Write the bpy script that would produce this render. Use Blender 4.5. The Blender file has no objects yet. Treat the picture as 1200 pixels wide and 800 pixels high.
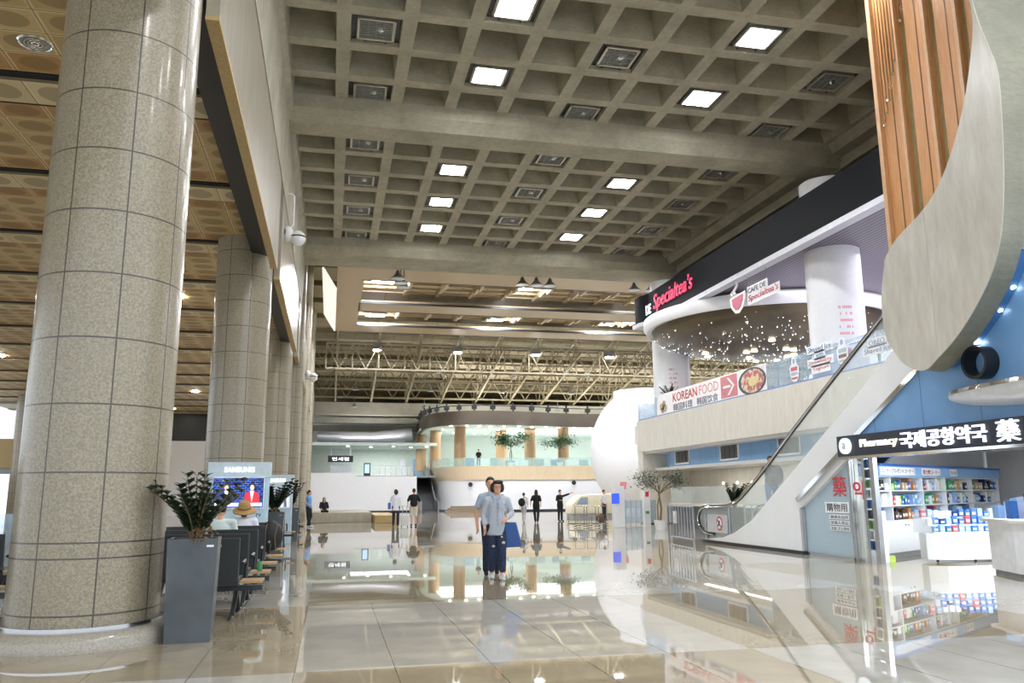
import bpy, bmesh, math, random
from mathutils import Vector, Matrix
R = math.radians
PI = math.pi
random.seed(7)
SC = bpy.context.scene
COL = SC.collection

# ------------------------------------------------------------------ camera, world, exposure
cam_d = bpy.data.cameras.new('camera')
cam_d.sensor_width = 36.0
cam_d.lens = 944.7 / 1200 * 36
cam_d.clip_end = 400
cam = bpy.data.objects.new('camera', cam_d)
COL.objects.link(cam)
cam.location = (0, 0, 1.4)
_M = (Matrix.Rotation(R(-12.6), 4, 'Z') @ Matrix.Rotation(R(90 + 10.65), 4, 'X') @ Matrix.Rotation(R(-0.41), 4, 'Z'))
cam.rotation_euler = _M.to_euler()
SC.camera = cam

w = bpy.data.worlds.new('world')
SC.world = w
w.use_nodes = True
_bg = w.node_tree.nodes['Background']
_bg.inputs[0].default_value = (0.86, 0.93, 1.0, 1)
_bg.inputs[1].default_value = 1.35
SC.view_settings.view_transform = 'Standard'
SC.view_settings.look = 'None'
SC.view_settings.gamma = 1
SC.view_settings.use_curve_mapping = False
SC.view_settings.exposure = 0.6
SC.cycles.use_denoising = True
SC.cycles.max_bounces = 9
SC.cycles.diffuse_bounces = 5
SC.cycles.transparent_max_bounces = 16
SC.cycles.caustics_reflective = False
SC.cycles.caustics_refractive = False
SC.cycles.sample_clamp_indirect = 4

def area_light(name, loc, rot, sx, sy, power, color=(1, 1, 1), label=None):
    d = bpy.data.lights.new(name, 'AREA')
    d.shape = 'RECTANGLE'; d.size = sx; d.size_y = sy; d.energy = power; d.color = color
    o = bpy.data.objects.new(name, d)
    o.location = loc; o.rotation_euler = rot
    COL.objects.link(o)
    return o

# ------------------------------------------------------------------ node helpers
def s2l(c):
    return tuple(((v / 12.92) if v <= 0.04045 else ((v + 0.055) / 1.055) ** 2.4) for v in c)
def hx(h):
    return s2l(tuple(int(h[i:i + 2], 16) / 255 for i in (0, 2, 4)))

class NT:
    def __init__(s, name):
        s.m = bpy.data.materials.new(name); s.m.use_nodes = True
        s.t = s.m.node_tree; s.t.nodes.clear()
        s.out = s.n('ShaderNodeOutputMaterial')
        s.b = s.n('ShaderNodeBsdfPrincipled')
        s.l(s.b.outputs[0], s.out.inputs[0])
    def n(s, ty, **k):
        x = s.t.nodes.new(ty)
        for a, b in k.items(): setattr(x, a, b)
        return x
    def l(s, a, b): s.t.links.new(a, b)
    def put(s, sock, v):
        if isinstance(v, (int, float)): sock.default_value = v
        elif isinstance(v, (tuple, list)): sock.default_value = (*v[:3], 1) if len(sock.default_value) == 4 else v[:3]
        else: s.l(v, sock)
    def math(s, op, a, b=0.0, c=0.0):
        x = s.n('ShaderNodeMath', operation=op)
        s.put(x.inputs[0], a); s.put(x.inputs[1], b); s.put(x.inputs[2], c)
        return x.outputs[0]
    def mix(s, f, a, b):
        x = s.n('ShaderNodeMix', data_type='RGBA')
        s.put(x.inputs[0], f); s.put(x.inputs[6], a); s.put(x.inputs[7], b)
        return x.outputs[2]
    def pos(s, kind='Object'):
        c = s.n('ShaderNodeTexCoord')
        sep = s.n('ShaderNodeSeparateXYZ')
        s.l(c.outputs[kind], sep.inputs[0])
        return c.outputs[kind], sep.outputs[0], sep.outputs[1], sep.outputs[2]
    def noise(s, vec, scale, detail=3, rough=0.5, stretch=None):
        if stretch:
            mp = s.n('ShaderNodeMapping'); s.l(vec, mp.inputs[0]); mp.inputs[3].default_value = stretch; vec = mp.outputs[0]
        x = s.n('ShaderNodeTexNoise'); s.l(vec, x.inputs['Vector'])
        x.inputs['Scale'].default_value = scale; x.inputs['Detail'].default_value = detail; x.inputs['Roughness'].default_value = rough
        return x.outputs['Fac']
    def ramp(s, f, lo, hi):
        x = s.n('ShaderNodeMapRange'); s.put(x.inputs[0], f); x.inputs[1].default_value = lo; x.inputs[2].default_value = hi
        return x.outputs[0]
    def line(s, v, period, off, width):
        """1 on a joint line every `period` along value v"""
        a = s.math('SUBTRACT', v, off - period / 2)
        a = s.math('FLOORED_MODULO', a, period)
        a = s.math('ABSOLUTE', s.math('SUBTRACT', a, period / 2))
        return s.math('LESS_THAN', a, width / 2)
    def bump(s, hgt, strength=0.3, dist=0.01):
        x = s.n('ShaderNodeBump'); x.inputs['Strength'].default_value = strength; x.inputs['Distance'].default_value = dist
        s.l(hgt, x.inputs['Height']); s.l(x.outputs[0], s.b.inputs['Normal'])
    def set(s, **k):
        nm = {'col': 'Base Color', 'rough': 'Roughness', 'metal': 'Metallic', 'ior': 'IOR', 'coat': 'Coat Weight', 'ecol': 'Emission Color',
              'emit': 'Emission Strength', 'trans': 'Transmission Weight', 'alpha': 'Alpha', 'crough': 'Coat Roughness', 'spec': 'Specular IOR Level'}
        for a, b in k.items(): s.put(s.b.inputs[nm[a]], b)
        return s.m

MATS = {}
def M(name, hexcol, rough=0.5, metal=0.0, var=0.06, scale=9, bump=0.0, **k):
    """plain painted / cast / woven surface with a little procedural variation"""
    if name in MATS: return MATS[name]
    t = NT(name); v, x, y, zz = t.pos()
    c = hx(hexcol); n = t.noise(v, scale, 4)
    a = tuple(max(0, q * (1 - var)) for q in c); b = tuple(min(1, q * (1 + var)) for q in c)
    t.set(col=t.mix(t.ramp(n, 0.3, 0.7), a, b), rough=rough, metal=metal, **k)
    if bump: t.bump(t.noise(v, scale * 6, 3), bump, 0.01)
    MATS[name] = t.m
    return t.m
def EM(name, hexcol, strength):
    if name in MATS: return MATS[name]
    t = NT(name); c = hx(hexcol)
    t.set(col=(0.03, 0.03, 0.03), ecol=c, emit=strength, rough=0.4)
    MATS[name] = t.m
    return t.m
def GLASS(name, tint='e8f4f2', alpha=0.22, rough=0.03):
    """clear sheet glass: mostly see-through with a glossy face"""
    if name in MATS: return MATS[name]
    t = NT(name)
    t.set(col=hx(tint), rough=rough, alpha=alpha, ior=1.5)
    MATS[name] = t.m
    return t.m

# ------------------------------------------------------------------ mesh helpers
class MB:
    def __init__(s): s.v = []; s.f = []; s.m = []; s.mi = 0
    def add(s, vs, fs):
        o = len(s.v); s.v += [tuple(q) for q in vs]
        for f in fs: s.f.append(tuple(i + o for i in f)); s.m.append(s.mi)
        return s
    def box(s, x0, y0, z0, x1, y1, z1):
        if x1 < x0: x0, x1 = x1, x0
        if y1 < y0: y0, y1 = y1, y0
        if z1 < z0: z0, z1 = z1, z0
        return s.add([(x0, y0, z0), (x1, y0, z0), (x1, y1, z0), (x0, y1, z0), (x0, y0, z1), (x1, y0, z1), (x1, y1, z1), (x0, y1, z1)],
                     [(0, 3, 2, 1), (4, 5, 6, 7), (0, 1, 5, 4), (1, 2, 6, 5), (2, 3, 7, 6), (3, 0, 4, 7)])
    def bar(s, a, b, wd, h=None, upv=(0, 0, 1)):
        """rectangular bar from a to b"""
        a = Vector(a); b = Vector(b); h = h or wd
        d = (b - a).normalized(); u = Vector(upv)
        if abs(d.dot(u)) > 0.98: u = Vector((0, 1, 0))
        r = d.cross(u).normalized(); u = r.cross(d)
        vs = []
        for p in (a, b):
            for i, j in ((-1, -1), (1, -1), (1, 1), (-1, 1)): vs.append(p + r * i * wd / 2 + u * j * h / 2)
        return s.add(vs, [(3, 2, 1, 0), (4, 5, 6, 7), (0, 1, 5, 4), (1, 2, 6, 5), (2, 3, 7, 6), (3, 0, 4, 7)])
    def tube(s, pts, r, n=8):
        pts = [Vector(p) for p in pts]; rs = r if isinstance(r, (list, tuple)) else [r] * len(pts)
        vs = []; last = None
        for i, p in enumerate(pts):
            d = (pts[min(i + 1, len(pts) - 1)] - pts[max(i - 1, 0)]).normalized()
            if last is None:
                u = Vector((0, 0, 1)) if abs(d.z) < 0.9 else Vector((0, 1, 0))
            else: u = last
            rr = d.cross(u).normalized(); u = rr.cross(d).normalized(); last = u
            for k in range(n):
                t = 2 * PI * k / n
                vs.append(p + (rr * math.cos(t) + u * math.sin(t)) * rs[i])
        fs = []
        for i in range(len(pts) - 1):
            for k in range(n):
                a = i * n + k; b = i * n + (k + 1) % n
                fs.append((a, b, b + n, a + n))
        fs.append(tuple(range(n - 1, -1, -1))); fs.append(tuple((len(pts) - 1) * n + k for k in range(n)))
        return s.add(vs, fs)
    def lathe(s, prof, c=(0, 0, 0), n=32, a0=0.0, a1=2 * PI, cap=True):
        full = abs(a1 - a0 - 2 * PI) < 1e-6; m = n if full else n + 1
        vs = []
        for r, z in prof:
            for k in range(m):
                t = a0 + (a1 - a0) * k / n
                vs.append((c[0] + r * math.cos(t), c[1] + r * math.sin(t), c[2] + z))
        fs = []
        for i in range(len(prof) - 1):
            for k in range(n):
                a = i * m + k; b = i * m + ((k + 1) % m)
                fs.append((a, b, b + m, a + m))
        if cap and full:
            if prof[0][0] > 1e-4: fs.append(tuple(range(m - 1, -1, -1)))
            if prof[-1][0] > 1e-4: fs.append(tuple((len(prof) - 1) * m + k for k in range(m)))
        return s.add(vs, fs)
    def ell(s, c, r, n=14, k=9, rot=None):
        if isinstance(r, (int, float)): r = (r, r, r)
        vs = []; fs = []
        for i in range(k + 1):
            ph = PI * i / k
            for j in range(n):
                t = 2 * PI * j / n
                p = Vector((r[0] * math.sin(ph) * math.cos(t), r[1] * math.sin(ph) * math.sin(t), -r[2] * math.cos(ph)))
                if rot is not None: p = rot @ p
                vs.append((c[0] + p.x, c[1] + p.y, c[2] + p.z))
        for i in range(k):
            for j in range(n):
                a = i * n + j; b = i * n + (j + 1) % n
                fs.append((a, b, b + n, a + n))
        return s.add(vs, fs)
    def prism(s, pts, a, b, axis='x'):
        """closed outline (2-D) extruded from a to b along an axis; pts are (y,z) for x, (x,z) for y, (x,y) for z"""
        n = len(pts); vs = []
        for q in (a, b):
            for p in pts:
                vs.append((q, p[0], p[1]) if axis == 'x' else (p[0], q, p[1]) if axis == 'y' else (p[0], p[1], q))
        fs = [tuple(range(n - 1, -1, -1)), tuple(range(n, 2 * n))]
        for i in range(n):
            j = (i + 1) % n; fs.append((i, j, j + n, i + n))
        return s.add(vs, fs)
    def band(s, path, z0, z1, th):
        """vertical wall of thickness th following a plan path"""
        P = [Vector((p[0], p[1], 0)) for p in path]; L = []; 
        for i, p in enumerate(P):
            d = (P[min(i + 1, len(P) - 1)] - P[max(i - 1, 0)]).normalized()
            L.append(Vector((-d.y, d.x, 0)) * th)
        vs = []
        za = z0 if isinstance(z0, (list, tuple)) else [z0] * len(P)
        zb = z1 if isinstance(z1, (list, tuple)) else [z1] * len(P)
        for i, p in enumerate(P):
            q = p + L[i]
            vs += [(p.x, p.y, za[i]), (p.x, p.y, zb[i]), (q.x, q.y, zb[i]), (q.x, q.y, za[i])]
        fs = []
        for i in range(len(P) - 1):
            a = 4 * i
            for k in range(4):
                k2 = (k + 1) % 4
                fs.append((a + k, a + k2, a + 4 + k2, a + 4 + k))
        fs.append((0, 3, 2, 1)); a = 4 * (len(P) - 1); fs.append((a, a + 1, a + 2, a + 3))
        return s.add(vs, fs)
    def mesh(s, name, off=(0, 0, 0)):
        me = bpy.data.meshes.new(name)
        me.from_pydata([(v[0] - off[0], v[1] - off[1], v[2] - off[2]) for v in s.v], [], s.f)
        return me
    def build(s, name, mats, parent=None, smooth=False, world=True, bevel=0, fix=True):
        """ONE mesh object; vertices are world coordinates unless world=False (then local to the parent)"""
        off = (0, 0, 0)
        if parent is not None and world:
            p = parent; off = [0, 0, 0]
            while p is not None:
                off = [off[i] + p.location[i] for i in range(3)]; p = p.parent
        me = s.mesh(name, off)
        if not isinstance(mats, (list, tuple)): mats = [mats]
        for m in mats: me.materials.append(m)
        if len(mats) > 1: me.polygons.foreach_set('material_index', s.m)
        if fix:
            bm = bmesh.new(); bm.from_mesh(me); bmesh.ops.recalc_face_normals(bm, faces=bm.faces)
            if bevel: bmesh.ops.bevel(bm, geom=[e for e in bm.edges if len(e.link_faces) == 2 and e.calc_face_angle(0) > 0.5], offset=bevel, segments=2, affect='EDGES', profile=0.6)
            bm.to_mesh(me); bm.free()
        if smooth:
            me.polygons.foreach_set('use_smooth', [True] * len(me.polygons))
            try: me.set_sharp_from_angle(angle=R(40))
            except Exception: pass
        o = bpy.data.objects.new(name, me); COL.objects.link(o)
        if parent is not None: o.parent = parent
        return o

def tag(o, label=None, cat=None, group=None, kind=None):
    if label: o['label'] = label
    if cat: o['category'] = cat
    if group: o['group'] = group
    if kind: o['kind'] = kind
    return o
def thing(name, label, cat, loc=(0, 0, 0), rz=0, group=None):
    o = bpy.data.objects.new(name, None); COL.objects.link(o)
    o.empty_display_size = 0.1; o.location = loc; o.rotation_euler = (0, 0, rz)
    return tag(o, label, cat, group)
def struct(o): o['kind'] = 'structure'; return o
KIDS = {}
def dup(root, loc, rz=None, label=None, group=None):
    def cp(o, par):
        c = o.copy(); COL.objects.link(c); c.parent = par
        for ch in list(o.children): cp(ch, c)
        return c
    r = cp(root, None); r.location = loc
    if rz is not None: r.rotation_euler = (0, 0, rz)
    if label: r['label'] = label
    if group: r['group'] = group
    return r
def text(name, body, mat, loc, rot, h=None, wd=None, extrude=0.004, parent=None, shear=0.0, bold=0.0, align='LEFT', spacing=1.0, local=False):
    """lettering as one mesh, scaled to a height and a width; loc is the lower left corner"""
    cu = bpy.data.curves.new(name, 'FONT'); cu.body = body; cu.extrude = 0.0; cu.offset = bold; cu.shear = shear; cu.space_character = spacing
    cu.resolution_u = 3
    tmp = bpy.data.objects.new('tmp', cu); COL.objects.link(tmp)
    bpy.context.view_layer.update()
    me = bpy.data.meshes.new_from_object(tmp.evaluated_get(bpy.context.evaluated_depsgraph_get()))
    bpy.data.objects.remove(tmp)
    me.name = name
    if len(me.vertices):
        xs = [v.co.x for v in me.vertices]; ys = [v.co.y for v in me.vertices]
        x0, x1, y0, y1 = min(xs), max(xs), min(ys), max(ys)
        sy = (h / (y1 - y0)) if h else 1; sx = (wd / (x1 - x0)) if wd else sy
        for v in me.vertices: v.co = Vector(((v.co.x - x0) * sx, (v.co.y - y0) * sy, 0))
        bm = bmesh.new(); bm.from_mesh(me)
        r = bmesh.ops.extrude_face_region(bm, geom=list(bm.faces))
        bmesh.ops.translate(bm, verts=[g for g in r['geom'] if isinstance(g, bmesh.types.BMVert)], vec=(0, 0, extrude))
        bmesh.ops.recalc_face_normals(bm, faces=bm.faces)
        bm.to_mesh(me); bm.free()
    me.materials.clear(); me.materials.append(mat)
    o = bpy.data.objects.new(name, me); COL.objects.link(o)
    if parent is not None:
        o.parent = parent
        if not local:
            p = parent; off = Vector((0, 0, 0))
            while p is not None: off += p.location; p = p.parent
            loc = Vector(loc) - off
    o.location = loc; o.rotation_euler = rot
    return o
ROT_L = (PI / 2, 0, -PI / 2)      # lettering on a wall that faces the hall from the right (reads towards the camera)
ROT_F = (PI / 2, 0, 0)            # lettering facing the camera
def remeshed(mb, name, mat, voxel, parent, smooth_it=2, off=None):
    me = mb.mesh('tmp', off or (0, 0, 0))
    t = bpy.data.objects.new('tmp', me); COL.objects.link(t)
    md = t.modifiers.new('r', 'REMESH'); md.mode = 'VOXEL'; md.voxel_size = voxel; md.adaptivity = 0
    if smooth_it:
        sm = t.modifiers.new('s', 'SMOOTH'); sm.factor = 0.5; sm.iterations = smooth_it
    bpy.context.view_layer.update()
    m2 = bpy.data.meshes.new_from_object(t.evaluated_get(bpy.context.evaluated_depsgraph_get()))
    bpy.data.objects.remove(t)
    m2.name = name; m2.materials.clear(); m2.materials.append(mat)
    m2.polygons.foreach_set('use_smooth', [True] * len(m2.polygons))
    o = bpy.data.objects.new(name, m2); COL.objects.link(o)
    if parent is not None: o.parent = parent
    return o

# ------------------------------------------------------------------ materials
def mat_floor():
    t = NT('polished_floor'); v, x, y, z = t.pos()
    cx = t.math('FLOORED_MODULO', t.math('FLOOR', t.math('DIVIDE', t.math('ADD', x, 0.22), 4.0)), 2.0)
    cy = t.math('FLOORED_MODULO', t.math('FLOOR', t.math('DIVIDE', t.math('SUBTRACT', y, 7.05), 4.0)), 2.0)
    chk = t.math('ABSOLUTE', t.math('SUBTRACT', cx, cy))       # 0 = light square at x 0..4, y 7..11
    far = t.math('GREATER_THAN', y, 60.0)
    n = t.noise(v, 2.2, 5, 0.6)
    light = t.mix(t.ramp(n, 0.3, 0.7), hx('aeaaa0'), hx('bdb9b0'))
    beige = t.mix(t.ramp(n, 0.3, 0.7), hx('968a73'), hx('a59981'))
    c = t.mix(chk, light, beige)
    j1 = t.line(x, 0.8, 0.57, 0.009); j2 = t.line(y, 0.8, 0.65, 0.009)
    j1b = t.line(x, 0.8, 0.57, 0.006)
    jj = t.math('MAXIMUM', j1, t.math('MULTIPLY', j2, 0.12))
    c = t.mix(t.math('MULTIPLY', jj, 0.75), c, hx('4b453a'))
    t.set(col=c, rough=t.math('ADD', 0.008, t.math('MULTIPLY', n, 0.022)), ior=2.3)
    return t.m
def mat_granite():
    t = NT('speckled_granite'); v, x, y, z = t.pos()
    n = t.noise(v, 42, 4, 0.7); n2 = t.noise(v, 120, 2, 0.6); n3 = t.noise(v, 2.5, 2)
    c = t.mix(t.ramp(n, 0.40, 0.6), hx('7b7362'), hx('a1977f'))
    c = t.mix(t.ramp(n2, 0.58, 0.68), c, hx('5c564b'))
    c = t.mix(t.math('MULTIPLY', n3, 0.3), c, hx('a09a8a'))
    ang = t.math('ARCTAN2', y, x)
    jh = t.line(z, 0.66, 0.305, 0.016); jv = t.line(ang, PI / 4, 0.36, 0.022)
    low = t.math('LESS_THAN', t.math('ABSOLUTE', t.math('SUBTRACT', z, 0.82)), 0.008)
    j = t.math('MAXIMUM', t.math('MAXIMUM', jh, jv), low)
    c = t.mix(j, c, hx('4a453b'))
    t.set(col=c, rough=0.3, coat=0.25, crough=0.1)
    t.bump(t.math('SUBTRACT', 1.0, j), 0.4, 0.01)
    return t.m
def mat_concrete(name='board_concrete', a='979484', b='b6b29e', bump=0.25):
    t = NT(name); v, x, y, z = t.pos()
    n = t.noise(v, 1.1, 6, 0.62); n2 = t.noise(v, 7, 4, 0.6, (1, 1, 3)); n3 = t.noise(v, 60, 2)
    c = t.mix(t.ramp(n, 0.3, 0.72), hx(a), hx(b))
    c = t.mix(t.math('MULTIPLY', t.ramp(n2, 0.45, 0.8), 0.35), c, hx('6f6b5c'))
    t.set(col=c, rough=0.82)
    t.bump(t.math('ADD', n2, t.math('MULTIPLY', n3, 0.3)), bump, 0.02)
    return t.m
def mat_perf(strip=False):
    """low ceiling of gold tiles, each with a round perforated patch; the rows next to the recesses are browner"""
    t = NT('pale_strip_tile' if strip else 'gold_perforated_tile'); v, x, y, z = t.pos()
    yl = t.math('FLOORED_MODULO', t.math('SUBTRACT', y, 13.2), 4.2)
    if strip: row, ph, oy = t.math('DIVIDE', yl, 0.8), 0.8, 0.0
    else: row, ph, oy = t.math('DIVIDE', t.math('SUBTRACT', yl, 0.95), 0.614), 0.614, 0.95
    px = t.math('FLOORED_MODULO', t.math('ADD', x, 0.2), 0.8); py = t.math('MULTIPLY', t.math('FLOORED_MODULO', row, 1.0), ph)
    ex = t.math('DIVIDE', t.math('SUBTRACT', px, 0.4), 0.27); ey = t.math('DIVIDE', t.math('SUBTRACT', py, ph / 2), ph * 0.34)
    disc = t.math('LESS_THAN', t.math('ADD', t.math('MULTIPLY', ex, ex), t.math('MULTIPLY', ey, ey)), 1.0)
    wn = t.n('ShaderNodeTexWhiteNoise', noise_dimensions='3D'); cb = t.n('ShaderNodeCombineXYZ')
    t.l(t.math('FLOOR', t.math('DIVIDE', t.math('ADD', x, 0.2), 0.8)), cb.inputs[0]); t.l(t.math('FLOOR', row), cb.inputs[1]); t.l(t.math('FLOOR', t.math('DIVIDE', y, 4.2)), cb.inputs[2])
    t.l(cb.outputs[0], wn.inputs[0])
    if strip: c = t.mix(wn.outputs[0], hx('cfc096'), hx('dccda6'))
    else:
        c = t.mix(wn.outputs[0], hx('b89d68'), hx('cbb17e'))
        edge = t.math('MAXIMUM', t.math('LESS_THAN', row, 1.0), t.math('GREATER_THAN', row, 4.0))
        c = t.mix(t.math('MULTIPLY', edge, 0.75), c, hx('ae7f49'))
    c = t.mix(t.math('MULTIPLY', disc, 0.5), c, hx('6d5a35'))
    bx = t.math('MINIMUM', px, t.math('SUBTRACT', 0.8, px)); by = t.math('MINIMUM', py, t.math('SUBTRACT', ph, py)); b = t.math('MINIMUM', bx, by)
    c = t.mix(t.math('MULTIPLY', t.math('LESS_THAN', b, 0.045), 0.55), c, hx('e4d4a6'))
    c = t.mix(t.math('MULTIPLY', t.math('LESS_THAN', b, 0.008), 0.8), c, hx('4e4026'))
    t.set(col=c, rough=0.5)
    t.bump(t.math('MINIMUM', b, 0.05), 0.5, 0.3)
    return t.m
def mat_marble(name='pale_marble', a='948d7c', b='aca493', vert=True, joint=2.4):
    t = NT(name); v, x, y, z = t.pos()
    n = t.noise(v, 2.4, 5, 0.6, (1, 2.0, 0.5)); n2 = t.noise(v, 14, 4, 0.6, (1, 1.6, 0.25))
    c = t.mix(t.ramp(n, 0.3, 0.7), hx(a), hx(b))
    c = t.mix(t.math('MULTIPLY', t.ramp(n2, 0.5, 0.8), 0.3), c, hx('a39b88'))
    jl = t.line(y, joint, 0.3, 0.012)
    c = t.mix(t.math('MULTIPLY', jl, 0.5), c, hx('857d6c'))
    t.set(col=c, rough=0.28)
    return t.m
def mat_wood(name='honey_wood', a='b8814d', b='d19a64', s=(14, 14, 0.8), rough=0.42):
    t = NT(name); v, x, y, z = t.pos()
    n = t.noise(v, 3.0, 5, 0.6, s)
    t.set(col=t.mix(t.ramp(n, 0.3, 0.7), hx(a), hx(b)), rough=rough)
    t.bump(n, 0.08, 0.01)
    return t.m
def mat_blue_panel():
    t = NT('blue_metal_panel'); v, x, y, z = t.pos()
    n = t.noise(v, 1.3, 2)
    c = t.mix(t.ramp(n, 0.3, 0.7), hx('6f9fd2'), hx('7cabdb'))
    jl = t.line(y, 1.35, 0.4, 0.014)
    c = t.mix(jl, c, hx('3c5f85'))
    t.set(col=c, rough=0.33)
    return t.m
def mat_slat():
    """lilac-grey metal strip ceiling"""
    t = NT('strip_metal_ceiling'); v, x, y, z = t.pos()
    jl = t.line(x, 0.16, 0.0, 0.04)
    n = t.noise(v, 0.35, 2)
    c = t.mix(t.ramp(n, 0.35, 0.7), hx('77717a'), hx('7d7488'))
    c = t.mix(jl, c, hx('2d2a33'))
    t.set(col=c, rough=0.4)
    t.bump(jl, 0.6, 0.02)
    return t.m
def mat_deck():
    t = NT('tan_roof_deck'); v, x, y, z = t.pos()
    n = t.noise(v, 0.8, 3)
    c = t.mix(t.ramp(n, 0.3, 0.7), hx('a59a7e'), hx('b8ad90'))
    c = t.mix(t.math('MULTIPLY', t.line(x, 1.5, 0, 0.05), 0.6), c, hx('6e654e'))
    t.set(col=c, rough=0.8)
    return t.m
FLOOR = mat_floor(); GRAN = mat_granite(); CONC = mat_concrete(); CONC2 = mat_concrete('rough_concrete', '858578', '9c9b8c', 0.5)
PERF = mat_perf(); MARB = mat_marble(); TRAV = mat_marble('travertine_panel', 'b3afa4', 'cbc8bf', True, 3.1)
BEIGE = mat_marble('beige_stone', 'd6d1c5', 'e3dfd5', True, 3.3); WOOD = mat_wood(); WOODP = mat_wood('pale_wood', 'b9955f', 'cfae7c')
ASHC = mat_wood('ash_column_wood', 'a48462', 'b8977298'[:6], (6, 6, 0.5)); WBAND = mat_wood('light_ash_band', 'cdb998', 'dcc9aa', (6, 6, 0.5)); TANW = mat_wood('tan_veneer', 'b09c7c', 'bda98a', (0.6, 6, 6))
BLUE = mat_blue_panel(); SLAT = mat_slat(); DECK = mat_deck()
WHITE = M('white_paint', 'eeeff2', 0.35, var=0.02); OFFW = M('off_white_panel', 'e2e2e3', 0.4, var=0.02)
STEEL = M('brushed_steel', 'c2c5c9', 0.22, 1.0, var=0.04); CHROME = M('chrome', 'e2e5ea', 0.08, 1.0, var=0.01)
BLACK = M('black_plastic', '16171a', 0.4); DARK = M('dark_grey_metal', '34373b', 0.4); NAVYB = M('dark_fascia_panel', '0b0d12', 0.6, spec=0.1)
RUBBER = M('black_rubber', '0e0e10', 0.35)
TAN = M('tan_stone_soffit', 'b39b6c', 0.6, var=0.12, scale=20); GREYM = M('grey_metal', '8d9195', 0.4, 0.3)
GL = GLASS('clear_glass'); GLT = GLASS('tinted_glass', 'b8d4e8', 0.35); GLF = GLASS('frosted_glass', 'c6dcea', 0.62, 0.2)
LAMP = EM('lamp_white', 'ffffff', 150.0); LAMPS = EM('lamp_soft', 'fff4e2', 80.0)
# ================================================================== THE LARGE STRUCTURE
fl = struct(MB().box(-34, -14, -0.3, 42, 100, 0).build('floor', FLOOR))

# ---- coffered concrete ceiling, three bays, each with its lattice of deep square wells
PX = 1.485; X0C = 0.7 - 1.485 * 1.0
XC = [0.7 + PX * k for k in range(-1, 10)]
def coffer_bay(yc, y_lo, y_hi, x_lo=-1.42, x_hi=14.9, zb=12.0, zt=12.75):
    m = MB()
    xs = [x_lo]; ys = [y_lo]
    for c in XC: xs += [max(x_lo + 0.02, c - 0.58), min(x_hi - 0.02, c + 0.58)]
    for c in yc: ys += [max(y_lo + 0.02, c - 0.6), min(y_hi - 0.02, c + 0.6)]
    xs.append(x_hi); ys.append(y_hi)
    nx = len(xs); vs = [(x, y, zb) for y in ys for x in xs]
    fs = []
    for j in range(len(ys) - 1):
        for i in range(nx - 1):
            if i % 2 == 1 and j % 2 == 1: continue
            a = j * nx + i; fs.append((a, a + 1, a + 1 + nx, a + nx))
    m.add(vs, fs)
    for j in range(1, len(ys) - 1, 2):
        for i in range(1, nx - 1, 2):
            x0, x1, y0, y1 = xs[i], xs[i + 1], ys[j], ys[j + 1]
            tx = min(0.1, (x1 - x0) * 0.2); ty = min(0.1, (y1 - y0) * 0.2)
            m.add([(x0, y0, zb), (x1, y0, zb), (x1, y1, zb), (x0, y1, zb), (x0 + tx, y0 + ty, zt), (x1 - tx, y0 + ty, zt), (x1 - tx, y1 - ty, zt), (x0 + tx, y1 - ty, zt)],
                  [(0, 1, 5, 4), (1, 2, 6, 5), (2, 3, 7, 6), (3, 0, 4, 7), (4, 5, 6, 7)])
    return struct(m.build('ceiling', CONC, fix=False))
YB1 = [20.48 - 1.535 * k for k in range(6, -1, -1)]
YB2 = [23.72 + 1.535 * k for k in range(0, 7)]
YB0 = [8.0 - 1.535 * k for k in range(5, -1, -1)]
coffer_bay(YB1, 10.3, 20.95)
coffer_bay(YB2, 22.35, 33.5)
coffer_bay(YB0, -1.0, 8.6)
struct(MB().box(-2.6, -1.5, 12.9, 16.6, 36, 13.1).build('ceiling', CONC))

def cross_beam(y0, y1, zb, n):
    """cross beam with softened lower arrises"""
    c = 0.28
    pts = [(y0, 12.8), (y0 - 0.12, 12.02), (y0 - 0.02, zb + c), (y0 + c, zb), (y1 - c, zb), (y1 + 0.02, zb + c), (y1 + 0.12, 12.02), (y1, 12.8)]
    return struct(MB().prism(pts, -1.45, 15.4).build('trim_%d' % n, CONC))
cross_beam(20.95, 22.4, 11.42, 1)
cross_beam(33.5, 35.9, 11.42, 2)
cross_beam(8.6, 10.2, 11.42, 3)
# the long edge beams, left and right of the coffers
struct(MB().prism([(-2.5, 12.85), (-2.5, 9.5), (-1.48, 9.5), (-1.42, 11.5), (-1.3, 11.62), (-1.3, 12.02), (-1.3, 12.85)], -1.5, 35.9, 'y').build('trim_4', CONC))
struct(MB().prism([(14.8, 12.85), (14.8, 11.98), (14.95, 11.72), (15.35, 11.7), (15.4, 11.4), (16.6, 11.4), (16.6, 12.85)], -1.5, 35.9, 'y').build('trim_5', CONC))

# ---- left wing: low gold ceiling with transverse lighter strips
m = MB(); y = 4.8 - 4.2
strips = []
ys = []
while y < 84: strips.append(y); y += 4.2
for i, y in enumerate(strips[:-1]):
    m.box(-24, y + 0.95, 7.95, -2.2, y + 4.02, 8.1)
struct(m.build('ceiling', PERF))
m = MB()
for y in strips: m.box(-24, y, 7.88, -2.2, y + 0.80, 8.02)
struct(m.build('ceiling', mat_perf(True)))
m = MB()
for y in strips: m.box(-24, y + .8, 7.93, -2.2, y + 0.96, 8.06); m.box(-24, y + 4.01, 7.93, -2.2, y + 4.2, 8.06)
struct(m.build('ceiling', M('dark_void', '1a1815', 0.9)))  # solid dark strips paint in the shade of the open gaps between panels
struct(MB().box(-24, -1, 8.3, -2.2, 86, 8.4).build('ceiling', M('dark_void', '1a1815', 0.9)))
struct(MB().box(-2.24, -1, 7.86, -2.18, 86, 8.3).build('trim_6', DARK))
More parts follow.
